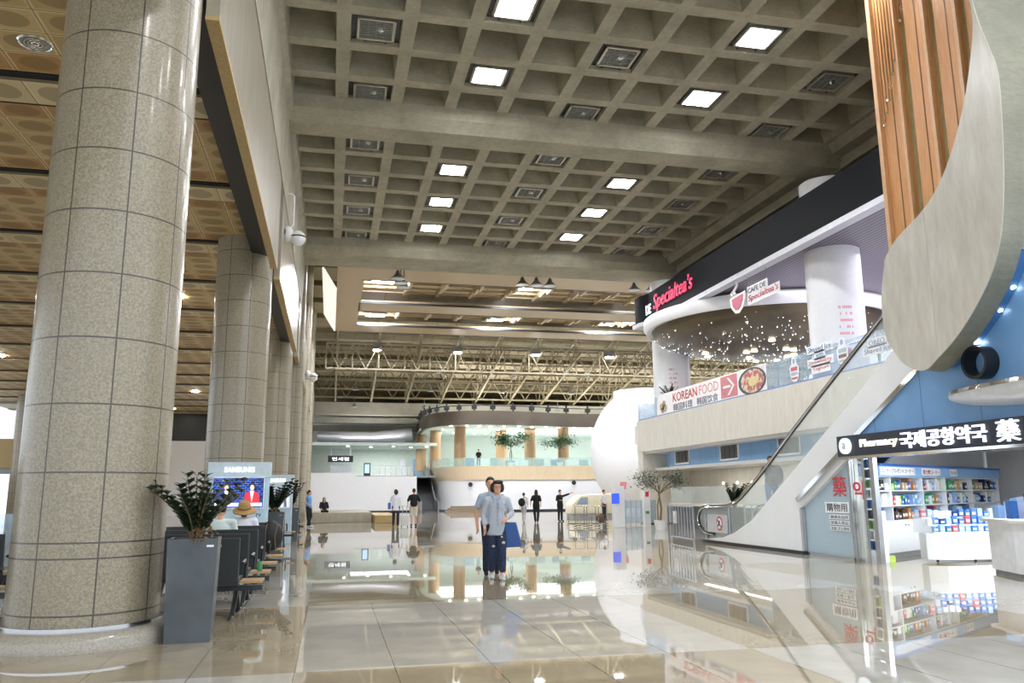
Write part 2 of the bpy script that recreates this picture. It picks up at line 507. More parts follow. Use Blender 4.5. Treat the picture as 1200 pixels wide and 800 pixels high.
# ---- spandrel along the row of columns: marble face, tan soffit, black track gap behind
COLY = [9.2, 21.5, 34.0, 46.5, 59.0, 71.5]
n = 7
edges = [-3.1] + COLY
for a, b in zip(edges[:-1], edges[1:]):
    struct(MB().box(-1.66, a + 0.25, 7.12, -1.50, b - 0.78, 9.5).build('trim_%d' % n, MARB)); n += 1
    struct(MB().box(-1.665, a + 0.25, 7.06, -1.5, b - 0.78, 7.12).build('trim_%d' % n, TAN)); n += 1
    struct(MB().box(-2.16, a + 0.3, 7.5, -1.78, b - 0.3, 8.3).build('trim_%d' % n, BLACK)); n += 1
struct(MB().box(-2.5, 35.9, 9.5, -1.9, 74, 18.5).build('wall_left', CONC))

# ---- granite columns
def granite_column(y, label, top, x=-2.37, r=0.70, plinth=True):
    t = thing('granite_column', label, 'column', (x, y, 0), group='round granite columns along the left side of the hall')
    m = MB(); m.lathe([(r, 0.18), (r, top)], (0, 0, 0), 56)
    m.build('shaft', GRAN, t, smooth=True, world=False)
    b = MB(); b.lathe([(r + 0.20, 0), (r + 0.20, 0.09), (r + 0.17, 0.14), (r + 0.10, 0.165), (r - 0.02, 0.165)], (0, 0, 0), 56)
    b.build('base', M('polished_granite_base', 'a29c90', 0.12, var=0.2, scale=60), t, smooth=True, world=False)
    b = MB(); b.lathe([(r + 0.035, 0.165), (r + 0.035, 0.20), (r - 0.01, 0.20)], (0, 0, 0), 56)
    b.build('metal_ring', STEEL, t, smooth=True, world=False)
    return t
granite_column(COLY[0], 'huge round speckled granite column nearest the camera, beside the tall grey planter', 12.0)
granite_column(COLY[1], 'second granite column from the camera, between the first planter and the news screen', 12.0)
granite_column(COLY[2], 'third granite column from the camera, rising behind the smaller display kiosk', 12.0)
granite_column(COLY[3], 'fourth granite column from the camera, mostly hidden by the third', 16.5)
granite_column(COLY[4], 'fifth granite column from the camera, far along the left side', 16.5)
granite_column(COLY[5], 'farthest granite column, beside the white far wall', 14)
# engaged shafts that carry the atrium roof
for i, yy in enumerate((36.6, 47.2, 58.0)):
    t = thing('wall_pilaster', ['round-faced tiled pilaster just behind the near atrium beam', 'round-faced tiled pilaster in the middle of the atrium left wall', 'farthest round-faced tiled pilaster of the atrium left wall'][i], 'pilaster', (-1.75, yy, 0), group='tiled pilasters on the atrium left wall')
    MB().lathe([(0.42, 0), (0.42, 16.8)], n=32).build('shaft', GRAN, t, smooth=True, world=False)

# ---- far side of the left wing
struct(MB().box(-12.5, 62, 0, -2.6, 62.3, 5.25).build('wall_back', WHITE))
struct(MB().box(-32, 60, 3.25, -12.5, 61.5, 5.2).build('trim_40', TAN))
struct(MB().box(-32, 60.1, 2.9, -12.5, 61.5, 3.25).build('trim_41', GREYM))
struct(MB().box(-24.2, 70, 5.25, -2.6, 70.3, 8.3).build('wall_back', BLACK))
m = MB()
for i in range(9): m.box(-32 + i * 2.2, 62.5, 5.2, -31.8 + i * 2.2, 62.7, 8.0)
m.box(-32, 62.5, 7.8, -12.5, 62.7, 8.0)
wf = struct(m.build('window_1', GREYM))
wp = MB().box(-32, 62.58, 5.2, -12.5, 62.62, 7.8).build('pane', GL, wf)
struct(MB().box(-24.5, 20, 0, -24.2, 64, 2.8).build('wall_left', OFFW))
for i, (x, yy) in enumerate(((-19.6, 59.0), (-13.7, 34.0), (-13.7, 21.5))):
    t = thing('round_column', ['pale round column at the far left under the balcony', 'pale round column in the left wing, behind the nearest granite column', 'pale round column in the left wing, near the far left benches'][i], 'column', (x, yy, 0), group='pale columns in the left wing')
    MB().lathe([(0.75, 0), (0.75, 7.95)], n=32).build('shaft', GRAN, t, smooth=True, world=False)

# ---- the atrium: sloping truss roof
def zr(y): return 17.2 - (y - 36) * 0.205
m = MB()
m.prism([(35.9, zr(35.9) + 1.6), (80, zr(80) + 1.6), (80, zr(80) + 1.75), (35.9, zr(35.9) + 1.75)], -2.2, 44)
struct(m.build('ceiling', DECK))
struct(MB().box(-2.2, 35.8, 11.5, 44, 36.0, 19).build('wall_front', CONC))
struct(MB().box(-2.2, 79.5, 0, 44, 79.8, 10.2).build('wall_back', OFFW))
struct(MB().box(43.5, 30, 0, 43.8, 80, 2.5).build('wall_right', OFFW))
m = MB()
for i in range(15): m.box(43.5, 36 + i * 3, 2.5, 43.7, 36.15 + i * 3, 18)
for z in (5.5, 8.5, 11.5, 14.5): m.box(43.5, 36, z, 43.7, 79, z + .15)
struct(m.build('added_window_2', GREYM))  # unseen mullioned opening, added to let daylight into the atrium
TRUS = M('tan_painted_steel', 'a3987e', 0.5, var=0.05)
# purlins under the deck
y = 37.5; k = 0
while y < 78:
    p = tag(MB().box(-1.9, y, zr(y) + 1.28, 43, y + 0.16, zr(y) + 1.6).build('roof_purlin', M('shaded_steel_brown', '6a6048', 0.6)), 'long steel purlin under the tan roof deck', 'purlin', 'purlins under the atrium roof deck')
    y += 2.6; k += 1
def truss_line(a, b, za, zb, hgt, nseg, r=0.055):
    m = MB(); A = Vector((*a, za)); B = Vector((*b, zb)); up = Vector((0, 0, hgt))
    m.bar(A, B, 0.15, 0.13); m.bar(A + up, B + up, 0.15, 0.13)
    for i in range(nseg):
        p = A.lerp(B, i / nseg); q = A.lerp(B, (i + 0.5) / nseg); s = A.lerp(B, (i + 1) / nseg)
        m.bar(p + up, q, 0.07); m.bar(q, s + up, 0.07)
    return m
for i, y in enumerate((62.3, 64.4, 66.6, 68.8, 71.0)):
    m = truss_line((-1.9, y), (42, y), zr(y) - 0.35, zr(y) - 0.35, 1.6, 22)
    tag(m.build('roof_truss', TRUS), 'tan zigzag steel truss running across the atrium under its roof', 'truss', 'cross trusses of the atrium roof')
for i in range(14):
    x = 0.2 + i * 3.1
    m = truss_line((x, 59.2), (x, 74), zr(59.2) - 0.35, zr(74) - 0.35, 1.6, 8)
    tag(m.build('roof_truss', TRUS), 'tan steel truss running lengthwise down the slope of the atrium roof', 'truss', 'lengthwise trusses of the atrium roof')
m = MB()
for (x, y) in ((0.9, 46.3), (0.9, 52.5)):
    pass
# front lattice below the skylight box
m = truss_line((-0.6, 60.6), (42, 60.6), 10.6, 10.6, 1.9, 22)
for i in range(23): m.bar((-0.6 + i * 1.936, 60.6, 10.6), (-0.6 + i * 1.936, 60.6, 12.5), 0.09)
tag(m.build('roof_truss', TRUS), 'low tan steel truss with uprights hanging behind the skylight box', 'truss')

# ---- hanging skylight box with three wood veneer bands and slots
t = thing('skylight_box', 'large veneered ceiling box with long open slots hanging in the atrium', 'ceiling box', (0, 0, 12.9))
zb = 12.9
def vb(y0, y1, x0=0.0, z0=zb, z1=zb + 0.22, name='veneer_band', mm=None):
    return MB().box(x0, y0, z0, 34, y1, z1).build(name, mm or TANW, t)
vb(40.6, 43.4); vb(48.9, 51.1, 1.35); vb(55.6, 58.0); 
MB().box(0.0, 43.4, zb, 1.35, 55.6, zb + 0.22).build('end_band', TANW, t)
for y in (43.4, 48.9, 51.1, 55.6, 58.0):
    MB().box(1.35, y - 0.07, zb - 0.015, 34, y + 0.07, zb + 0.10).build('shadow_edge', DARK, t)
MB().box(1.35, 43.4, zb + 0.75, 34, 55.6, zb + 0.85).build('well_top', DECK, t)
MB().box(1.35, 43.45, zb + 0.0, 1.45, 55.5, zb + .75).build('well_side', TANW, t)
for y0, y1 in ((43.5, 48.8), (51.2, 55.5)):
    x = 4.0; 
    while x < 33:
        m = MB()
        m.box(x, y0 + 0.1, zb + 0.10, x + 0.16, y0 + 1.7, zb + .75); m.box(x, y0 + 1.7, zb + 0.32, x + 0.16, y0 + 3.4, zb + .75); m.box(x, y0 + 3.4, zb + 0.5, x + 0.16, y1 - 0.1, zb + .75)
        m.build('stepped_fin', TANW, t); x += 2.05
    for k in range(5):
        yy = y0 + 0.8 + k * (y1 - y0 - 1.2) / 4
        MB().box(1.5, yy, zb + .62, 34, yy + 0.1, zb + .75).build('cross_rib', TANW, t)
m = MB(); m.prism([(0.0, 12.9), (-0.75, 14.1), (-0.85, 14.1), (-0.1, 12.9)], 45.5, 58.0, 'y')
m.build('daylight_glow_panel', EM('daylight_glow_cream', 'f6efe0', 0.75), t)  # emission stands in for window daylight reflected off this sloped face
SLOTL = EM('slot_lamp_glow', 'f4f7ff', 420.0)
for r_, (yy, zz, st, x0) in enumerate(((45.4, zb + .45, 8.2, 2.6), (54.2, zb + 0.4, 8.2, 2.6))):
    for k in range(4 if r_ == 0 else 4):
        x = x0 + k * st
        t2 = thing('slot_lamp', ['glowing rectangular lamp set in the near slot of the skylight box', 'glowing rectangular lamp set in the far slot of the skylight box'][r_], 'lamp', (x, yy, zz), group=['lamps in the near slot', 'lamps in the far slot'][r_])
        MB().box(-0.62, -0.2, 0, 0.62, 0.2, 0.06).build('diffuser', SLOTL, t2, world=False)
        MB().box(-.66, -0.24, 0.06, .66, 0.24, 0.14).build('housing', GREYM, t2, world=False)
# spot clusters under the near edge of the skylight box
def bell_lamp(loc, label, group, s=1.0, stem=0.5, lit=False, cat='lamp'):
    t = thing('bell_lamp', label, cat, loc, group=group)
    MB().lathe([(0.06 * s, 0.34 * s), (0.1 * s, 0.2 * s), (0.30 * s, 0.0)], n=20, cap=False).build('shade', GREYM, t, smooth=True, world=False)
    MB().lathe([(0.28 * s, 0.02 * s), (0.27 * s, 0.05 * s)], n=20).build('lens', LAMPS if lit else GLASS('lamp_lens', 'f0f2f4', 0.9), t, world=False)
    MB().tube([(0, 0, 0.3 * s), (0, 0, 0.3 * s + stem)], 0.03, 8).build('stem', GREYM, t, world=False)
    return t
for gi, (x, gap, nm) in enumerate(((2.9, 0.22, 'left'), (9.2, 0.72, 'middle'), (15.2, 0.95, 'right'))):
    for k in range(3):
        bell_lamp((x + gap * k, 38.6 + (.85 * k if gi == 0 else 0), 11.75), 'grey bell spotlight in the %s cluster of three under the atrium beam' % nm, 'bell spotlights, %s cluster' % nm, 1.25, 0.85)
# hanging lamps under the trusses
for r_, (y, zz, sx, x0, nx) in enumerate(((49.0, 11.9, 8.1, 3.1, 4), (62.3, 10.62, 6.1, 1.9, 5), (66.6, 9.74, 6.1, 1.8, 5), (71.0, 8.83, 6.1, 1.8, 5))):
    for k in range(nx):
        if r_ == 0:
            t2 = thing('box_lamp', 'small bright box lamp hung from the atrium trusses', 'lamp', (x0 + k * sx * 0.75, y + 11, zz), group='box lamps below the skylight box')
            MB().box(-0.28, -0.22, 0, 0.28, 0.22, 0.08).build('diffuser', EM('box_lamp_glow', 'ffffff', 25.0), t2, world=False)
            MB().box(-0.3, -0.24, 0.08, 0.3, 0.24, 0.5).build('housing', GREYM, t2, world=False)
        else:
            bell_lamp((x0 + k * sx, y, zz), 'small bell lamp on a stem under the low end of the atrium roof', 'bell lamps under the low roof', 0.9, .6)

CONC_LIT = mat_concrete('lit_concrete', 'a5a295', 'b9b6a9', .2)  # the same concrete made lighter, in place of light reaching the far beams
# ---- low concrete beams beyond the atrium
for i, (y, z0, z1) in enumerate(((72.0, 8.25, 9.35), (74.0, 7.7, 8.2), (76.5, 7.2, 7.7))):
    struct(MB().box(-1.9, y, z0, 42, y + 0.9, z1).build('trim_%d' % (50 + i), CONC_LIT))
struct(MB().box(-1.9, 72.9, 9.0, 42, 79.5, 9.2).build('ceiling', CONC_LIT))

# ---- far two-storey shop front: curved white base, ash band, glass, ash columns, bronze fascia
path = [(9.3, 82), (8.6, 74), (8.7, 68.5), (9.4, 66.0), (10.8, 64.6), (13, 64.0), (17, 64.0), (21, 63.2), (25, 61.5), (30, 60.5), (38, 60.0)]
def smooth_path(p, n=5):
    out = []
    for i in range(len(p) - 1):
        p0 = p[max(i - 1, 0)]; p1 = p[i]; p2 = p[i + 1]; p3 = p[min(i + 2, len(p) - 1)]
        for k in range(n):
            t = k / n
            out.append(tuple(0.5 * ((2 * p1[j]) + (-p0[j] + p2[j]) * t + (2 * p0[j] - 5 * p1[j] + 4 * p2[j] - p3[j]) * t * t + (-p0[j] + 3 * p1[j] - 3 * p2[j] + p3[j]) * t ** 3) for j in range(2)))
    out.append(tuple(p[-1])); return out
sp = smooth_path(path)
struct(MB().band(sp, 0.12, 2.45, 0.3).build('wall_back', WHITE, smooth=True))
struct(MB().band([(a - 0.0, b) for a, b in sp], 0, 0.12, 0.25).build('baseboard_back', BLACK, smooth=True))
struct(MB().band([(a, b - 0.12) for a, b in sp], 2.45, 3.55, 0.45).build('trim_60', WBAND, smooth=True))
gg = tag(MB().band([(a, b - 0.05) for a, b in sp], 3.55, 4.2, 0.02).build('glass_balustrade', GLASS('greenish_glass', 'bfe0d8', 0.35)), 'curved greenish glass balustrade on the ash band of the far upper floor', 'balustrade')
struct(MB().prism([(x, y) for x, y in sp] + [(38, 82)], 3.3, 3.5, 'z').build('floor', OFFW))
CEILG = M('bright_green_white_ceiling', 'd8e4dc', 0.5)
fp = smooth_path([(8.4, 84), (7.7, 74), (7.6, 68), (8.6, 64.6), (11, 62.9), (15, 63.0), (19, 64.2), (24, 64.0), (30, 63), (38, 62)])
struct(MB().prism([(x, y + 0.3) for x, y in fp] + [(38, 82)], 6.85, 7.0, 'z').build('ceiling', CEILG))
BRONZE = M('bronze_metal_fascia', '6d6459', 0.3, 0.7, var=0.08)
struct(MB().band(fp, 6.75, 7.85, 0.25).build('trim_61', BRONZE, smooth=True))
m = MB()
for i in range(4, len(fp) - 1, 2):
    x, y = fp[i]; m.bar((x, y + .3, 7.8), (x, y + .3, 8.55), 0.12); m.box(x - .18, y + .1, 8.0, x + .18, y + .5, 8.3)
for i in range(4, len(fp) - 1): m.bar((fp[i][0], fp[i][1] + .3, 8.3), (fp[i + 1][0], fp[i + 1][1] + .3, 8.3), 0.07)
tag(m.build('roof_rail', BLACK), 'black steel rail with upright boxes on top of the bronze fascia', 'rail')
struct(MB().box(8, 79, 3.5, 40, 79.3, 6.9).build('wall_back', M('pale_green_wall', 'dfe8e0', 0.5)))
for i, (x, y, nm) in enumerate(((10.4, 66.6, 'largest, nearest the curved left corner'), (8.9, 71, 'second from the stair'), (8.2, 76, 'farthest left, by the stair'), (14.6, 70, 'short-looking one between the two small trees'), (16.6, 67.5, 'just right of the left small tree'), (19.3, 66.6, 'rightmost, close to the giant white jar'))):
    t = thing('wooden_column', 'round ash-clad column on the far upper floor, %s' % nm, 'column', (x, y, 3.5), group='ash-clad columns of the far upper floor')
    MB().lathe([(0.48, 0), (0.48, 3.35)], n=28).build('shaft', ASHC, t, smooth=True, world=False)
DL = EM('downlight_glow', 'fff8ea', 6.0)
for i in range(34):
    x = 9.5 + (i % 12) * 1.15 + random.uniform(-.2, .2); y = 65.5 + (i // 12) * 4 + random.uniform(-.6, .6)
    tag(MB().lathe([(0.13, 0), (0.13, 0.04)], (x, y, 6.79), 12).build('downlight', DL), 'small round downlight in the pale ceiling of the far upper floor', 'downlight', 'downlights of the far upper floor')

# left part of the far end
struct(MB().box(-1.5, 66, 0, 2.0, 66.3, 3.08).build('wall_back', OFFW))
struct(MB().box(2.0, 66.4, 0.1, 6.85, 66.7, 2.8).build('wall_back', OFFW))
struct(MB().box(2.0, 66.35, 0, 6.85, 66.7, 0.1).build('baseboard_back', BLACK))
struct(MB().box(-1.9, 66.7, 2.7, 8.4, 79, 2.85).build('floor', GREYM))
struct(MB().box(-1.9, 77.5, 2.85, 9, 77.8, 5.9).build('wall_back', M('pale_green_wall', 'dfe8e0', 0.5)))
struct(MB().box(-1.9, 70.5, 5.5, 9, 77.5, 5.75).build('ceiling', CEILG))
for i, x in enumerate((1.4, 3.4, 5.3, 6.9, 8.2)):
    tag(MB().lathe([(0.13, 0), (0.13, 0.04)], (x, 71.5 + (i % 2), 5.45), 12).build('downlight', DL), 'small round downlight above the far shop on the left', 'downlight', 'downlights above the far left shop')
tag(MB().tube([(-1.2, 73, 6.35), (3.5, 73, 6.3), (7.0, 73, 6.65)], 0.55, 20).build('air_duct', M('pale_duct', 'b9bcc4', 0.35, 0.5), smooth=True), 'thick pale round air duct above the far shop', 'duct')
# concrete plinths
tag(MB().box(-1.0, 42.3, 0, 2.1, 50, 0.5).build('stone_bench', MARB, bevel=0.02), 'long low cream stone bench block at the far left', 'bench')
tag(MB().box(2.2, 40.6, 0, 3.3, 47, 0.38).build('stone_bench', TAN, bevel=0.02), 'low brown stone bench block beside the walking couple', 'bench')

# ---- giant white jar
t = thing('jar_pavilion', 'giant smooth white moon-jar shaped pavilion beside the right mezzanine', 'pavilion', (22.5, 56.0, 0))
prof = []
for i in range(25):
    a = -1.02 + i * (0.98 + 1.02) / 24
    prof.append((4.03 * math.cos(a), 4.32 + 4.49 * math.sin(a) * 1.05))
prof = [(prof[0][0], 0.0)] + prof
MB().lathe(prof, n=96, cap=False).build('body', WHITE, t, smooth=True, world=False)
rr = prof[-1][0]
MB().lathe([(rr, prof[-1][1] - 0.02), (rr + 0.0, prof[-1][1] + 0.5), (rr - 0.15, prof[-1][1] + 0.5), (rr - 0.15, prof[-1][1] - 0.3)], n=96, cap=False).build('rim', WHITE, t, smooth=True, world=False)

# uplights added out of sight on the far shop roofs to brighten the atrium deck
for i, (x, y, z) in enumerate(((3.5, 71.2, 5.85), (13, 68, 7.05), (21, 68, 7.05), (29, 67.5, 7.05), (37, 67, 7.05))):
    t = thing('added_uplight', 'added uplight trough on the far shop roof, brightening the atrium roof', 'floodlight', (x, y, z), group='added uplight troughs')
    MB().box(-2.8, -.3, 0, 2.8, .3, .1).build('added_trough', GREYM, t, world=False)
    area_light('added_uplight_glow', (x, y, z + .16), (PI - .08, 0, 0), 5.2, .5, 320 if i else 110, (1, .97, .92))
# ================================================================== RIGHT SIDE: MEZZANINE
MX = 13.8
ppath = [(24, 36.1), (15.2, 36.1), (14.4, 36.0), (13.95, 35.75), (MX, 35.2), (MX, 8.0)]
struct(MB().band(ppath, 3.2, 4.63, 0.22).build('trim_70', BEIGE, smooth=True))
struct(MB().prism([(MX + .02, 34.75), (MX + .02, 35.2), (13.97, 35.73), (14.4, 35.98), (20, 36.05), (20, 34.75)], 2.38, 3.3, 'z').build('trim_71', BEIGE))
struct(MB().box(MX + 0.1, 7, 3.6, 30, 35.9, 4.45).build('floor', OFFW))
struct(MB().box(MX + 0.1, 8, 3.1, 30, 34.8, 3.25).build('ceiling', OFFW))
t = thing('stone_pillar', 'beige stone pillar under the left end of the mezzanine', 'pillar', (14.7, 35.2, 0))
MB().box(14.0, 34.95, 0.05, 15.45, 35.85, 2.4).build('shaft', BEIGE, t, bevel=0.02)
MB().box(14.03, 34.98, 0, 15.42, 35.82, 0.05).build('base', BLACK, t)
# blue service band with grilles
struct(MB().box(14.4, 8, 2.48, 14.6, 33.1, 3.25).build('wall_right', BLUE))
struct(MB().box(14.95, 33.1, 2.45, 15.1, 34.9, 3.3).build('wall_right', M('light_blue_panel', 'a4c8ee', 0.35)))
struct(MB().box(14.38, 8, 2.36, 16.5, 34.8, 2.48).build('trim_72', OFFW))
struct(MB().box(16.3, 19.6, 0, 16.6, 36, 2.4).build('wall_right', BEIGE))
struct(MB().box(15.45, 35.2, 0, 16.6, 35.5, 2.5).build('wall_right', BEIGE))
for i, (y1, y0) in enumerate(((32.5, 31.05), (28.35, 26.9), (24.25, 22.9), (20.2, 18.8))):
    t = thing('vent_grille', 'dark vent grille with white frame in the blue band, %s' % ['leftmost, over the small tree', 'second from the left', 'third from left, behind the handrail', 'fourth from left, behind the escalator'][i], 'vent', (14.4, (y0 + y1) / 2, 2.85), group='vent grilles in the blue band')
    m = MB(); m.box(14.36, y0, 2.54, 14.4, y1, 2.60); m.box(14.36, y0, 3.09, 14.4, y1, 3.15); m.box(14.36, y0, 2.54, 14.4, y0 + .06, 3.15); m.box(14.36, y1 - .06, 2.54, 14.4, y1, 3.15)
    m.build('frame', WHITE, t)
    m = MB(); m.box(14.385, y0 + .06, 2.6, 14.395, y1 - .06, 3.09)
    for k in range(1, 4): m.box(14.365, y0 + k * (y1 - y0) / 4 - .03, 2.6, 14.385, y0 + k * (y1 - y0) / 4 + .03, 3.09)
    m.build('louvre', M('grille_grey', '4d4f50', 0.5), t)
# glass balustrade on the mezzanine edge
gt = thing('glass_balustrade', 'long glass balustrade with stickers along the mezzanine edge', 'balustrade', (MX + 0.1, 20, 4.6))
y = 35.2; 
for k in range(10):
    MB().box(MX + 0.08, y - 2.68, 4.6, MX + 0.10, y, 5.52).build('pane', GLT, gt); y -= 2.7
MB().band([(24, 36.0), (15.2, 36.0), (14.4, 35.9), (14.0, 35.65), (MX + .1, 35.2)], 4.6, 5.52, 0.02).build('pane', GLT, gt, smooth=True)
MB().box(MX + 0.04, 8, 4.58, MX + 0.16, 35.2, 4.68).build('bottom_rail', M('blue_rail', '6d8fc4', 0.3), gt)
m = MB(); m.tube([(MX + 0.5, 8, 5.5), (MX + 0.5, 24, 5.5)], 0.03)
for k in range(10): m.tube([(MX + 0.5, 8.5 + k * 1.7, 4.5), (MX + 0.5, 8.5 + k * 1.7, 5.5)], 0.025)
tag(m.build('handrail', STEEL), 'steel inner handrail with posts behind the mezzanine glass', 'handrail')
# banner
GREY_T = M('slate_ink', '596273', 0.5); RED_T = M('red_ink', 'c2463f', 0.5); PINKSQ = M('dusty_rose_print', 'cf7f88', 0.5)
bt = thing('food_banner', 'white korean food banner with red arrow and food photo on the mezzanine glass', 'banner', (MX + 0.06, 28, 4.6))
XB = MX + 0.06
MB().prism([(33.0, 4.62), (23.75, 4.62), (23.75, 5.55), (32.9, 5.55)], XB - 0.01, XB).build('sheet', M('banner_white', 'f3f0f2', 0.5), bt)
text('words', 'KOREAN', RED_T, (XB - 0.012, 31.25, 5.08), ROT_L, 0.36, 2.3, 0.006, bt, bold=0.01)
text('words', 'FOOD', M('pale_red_ink', 'd98c84', 0.5), (XB - 0.012, 28.75, 5.08), ROT_L, 0.36, 1.6, 0.006, bt)
text('words', '韓国料理', GREY_T, (XB - 0.012, 31.25, 4.7), ROT_L, 0.3, 1.85, 0.006, bt, bold=0.004)
text('words', '韩国饮食', GREY_T, (XB - 0.012, 29.0, 4.7), ROT_L, 0.3, 1.8, 0.006, bt, bold=0.004)
MB().box(XB - 0.02, 25.72, 4.72, XB - 0.012, 26.95, 5.5).build('arrow_panel', PINKSQ, bt)
m = MB(); m.prism([(26.75, 5.07), (26.75, 5.15), (26.2, 5.15), (26.2, 5.07)], XB - 0.03, XB - 0.022)
m.prism([(26.45, 5.42), (26.3, 5.42), (25.9, 5.11), (26.05, 5.11)], XB - 0.03, XB - 0.022); m.prism([(26.05, 5.11), (25.9, 5.11), (26.3, 4.8), (26.45, 4.8)], XB - 0.03, XB - 0.022)
m.build('arrow', WHITE, bt)
def disc_x(x, yc, zc, ry, rz, th, n=32):
    return MB().prism([(yc + ry * math.cos(2 * PI * i / n), zc + rz * math.sin(2 * PI * i / n)) for i in range(n)], x - th, x)
disc_x(XB - 0.012, 24.7, 5.08, 0.92, 0.46, 0.01).build('bowl_print', M('dark_bowl_ink', '3f4c58', 0.5), bt)
tf = NT('stew_print'); v, x_, y_, z_ = tf.pos(); nn = tf.noise(v, 5, 4); n2 = tf.noise(v, 9, 3)
cc = tf.mix(tf.ramp(nn, 0.42, 0.58), hx('c65b60'), hx('dfcfae')); cc = tf.mix(tf.ramp(n2, 0.56, 0.62), cc, hx('5d7a62')); tf.set(col=cc, rough=0.5)
disc_x(XB - 0.022, 24.65, 5.08, 0.78, 0.4, 0.01).build('food_print', tf.m, bt)
disc_x(XB - 0.032, 24.6, 5.06, 0.3, 0.17, 0.01).build('broth_print', M('broth_ink', 'dcc890', 0.5), bt)
m = MB()
for a, b, c in ((32.45, 5.0, .16), (32.2, 5.12, .14), (32.1, 4.92, .17), (32.35, 4.85, .13)): m.prism([(a + c * 1.3 * math.cos(i * PI / 6), b + c * math.sin(i * PI / 6)) for i in range(12)], XB - .02, XB - .012)
m.build('leaf_print', M('tan_leaf_ink', 'b9a88f', 0.5), bt)
# stickers on the glass
def sticker(name, label, lines, y, z0, wd, lh, mats, xs=MX + 0.05):
    t = thing(name, label, 'sticker', (xs, y - wd / 2, z0))
    H = len(lines)
    for i, (s, fr) in enumerate(lines):
        zz = z0 + (H - 1 - i) * lh
        ww = wd * fr; yc = y - wd / 2
        MB().box(xs - 0.006, yc - ww / 2 - .07, zz - .03, xs, yc + ww / 2 + .07, zz + lh + 0.02).build('backing', M('sticker_white', 'f0f3fa', 0.5), t)
        text('words', s, mats[i], (xs - 0.008, yc + ww / 2, zz + .03), ROT_L, lh * 0.72, ww, 0.004, t, bold=0.003)
    return t
INKB = M('sticker_blue_ink', '5271a8', 0.5); INKR = M('sticker_red_ink', 'cf6f72', 0.5)
sticker('shaved_ice_sticker', 'white shaved ice with strawberry yoghurt sticker beside the striped cup sticker', [('Shaved Ice', 1), ('with', .35), ('Strawberry', 1), ('Yoghurt', .7)], 21.3, 4.82, 1.15, 0.2, [INKB, INKB, INKR, INKR])
sticker('cookie_ice_sticker', 'white cookie shaved ice sticker by the top of the escalator handrail', [('OREO', .6), ('Shaved Ice', 1)], 18.7, 4.93, 1.05, 0.2, [INKB, INKB])
def cup_sticker(y, z0, label, cols):
    t = thing('cup_sticker', label, 'sticker', (MX + 0.05, y, z0))
    X_ = MX + 0.05
    MB().prism([(y + .27, z0 + .45), (y + .2, z0 + .08), (y + .08, z0), (y - .08, z0), (y - .2, z0 + .08), (y - .27, z0 + .45), (y - .15, z0 + .56), (y - .1, z0 + .78), (y + .1, z0 + .78), (y + .15, z0 + .56)], X_ - .006, X_).build('backing', M('sticker_white', 'f0f3fa', 0.5), t)
    for k, (a, b, c) in enumerate(((.34, .46, cols[0]), (.2, .3, cols[1]), (.08, .14, cols[0]))): MB().box(X_ - .01, y - .18, z0 + a, X_ - .006, y + .18, z0 + b).build('stripe', c, t)
    disc_x(X_ - .006, y, z0 + .64, .07, .08, .004, 16).build('swirl', M('cup_swirl_grey', '9fb0c8', .5), t)
cup_sticker(22.1, 4.7, 'tall cup sticker with red stripes on the mezzanine glass', [INKR, M('cup_grey', 'b9c4cf', .5)])
cup_sticker(19.65, 4.85, 'tall white cup sticker behind the escalator handrail', [M('cup_grey', 'b9c4cf', .5), M('cup_brown', '8a7466', .5)])
# mezzanine columns
for i, y in enumerate((21.5, 34.0)):
    t = thing('white_column', ['big round white column in the middle of the mezzanine', 'round white column at the left end of the mezzanine'][i], 'column', (15.05, y, 4.45), group='white mezzanine columns')
    MB().lathe([(0.82, 0), (0.82, 6.5)], n=48).build('shaft', WHITE, t, smooth=True, world=False)
    PK = M('pink_print', 'e79aa6', .5)
    for k in range(4):
        zz = 2.2 - k * 0.22
        for j in range(9):
            a = PI * 1.24 + j * 0.055 + (0.03 if k % 2 else 0)
            if (j + k) % 4 == 3: continue
            MB().box(-0.04, -0.004, zz, 0.0, 0.004, zz + .07)
    o = MB()
    for k in range(5):
        zz = 2.3 - k * 0.2
        for j in range(10):
            if random.random() < .25: continue
            a = PI * 1.33 + j * 0.05
            c, s_ = math.cos(a), math.sin(a); r0 = 0.824
            o.add([(r0 * c, r0 * s_, zz), (r0 * math.cos(a + .035), r0 * math.sin(a + .035), zz), (r0 * math.cos(a + .035), r0 * math.sin(a + .035), zz + .08), (r0 * c, r0 * s_, zz + .08)], [(0, 1, 2, 3)])
    o.build('small_print', PK, t, world=False, fix=False)
    a = PI * 1.40; o = MB(); o.ell((0.81 * math.cos(a), 0.81 * math.sin(a), 1.0), (0.12, 0.12, 0.12), 12, 8); o.build('cup_print', M('pink_cup', 'd9667c', .5), t, world=False, smooth=True)
# black fascia and mezzanine ceiling
fpath = [(26, 34.6), (16.2, 34.5), (14.9, 34.2), (13.95, 33.5), (13.5, 32.6), (13.4, 31.5), (13.4, 6.0)]
fpath = smooth_path(fpath, 4)
struct(MB().band(fpath, 8.75, 10.0, 0.2).build('trim_73', NAVYB, smooth=True))
struct(MB().band([(x + .0, y) for x, y in fpath], 8.58, 8.76, 0.34).build('trim_74', M('pale_fascia_lip', 'c9cad2', 0.35), smooth=True))
struct(MB().prism([(13.55, 6), (13.55, 31.5), (13.65, 32.5), (14.1, 33.3), (15, 34.0), (26, 34.3), (30, 34.3), (30, 6)], 8.72, 8.9, 'z').build('ceiling', SLAT))
struct(MB().box(13.6, 6, 9.9, 30, 34.4, 10.0).build('ceiling', BLACK))
struct(MB().box(29, 6, 4.45, 29.3, 36, 12.8).build('wall_right', M('mauve_wall', '8f86a8', 0.5)))
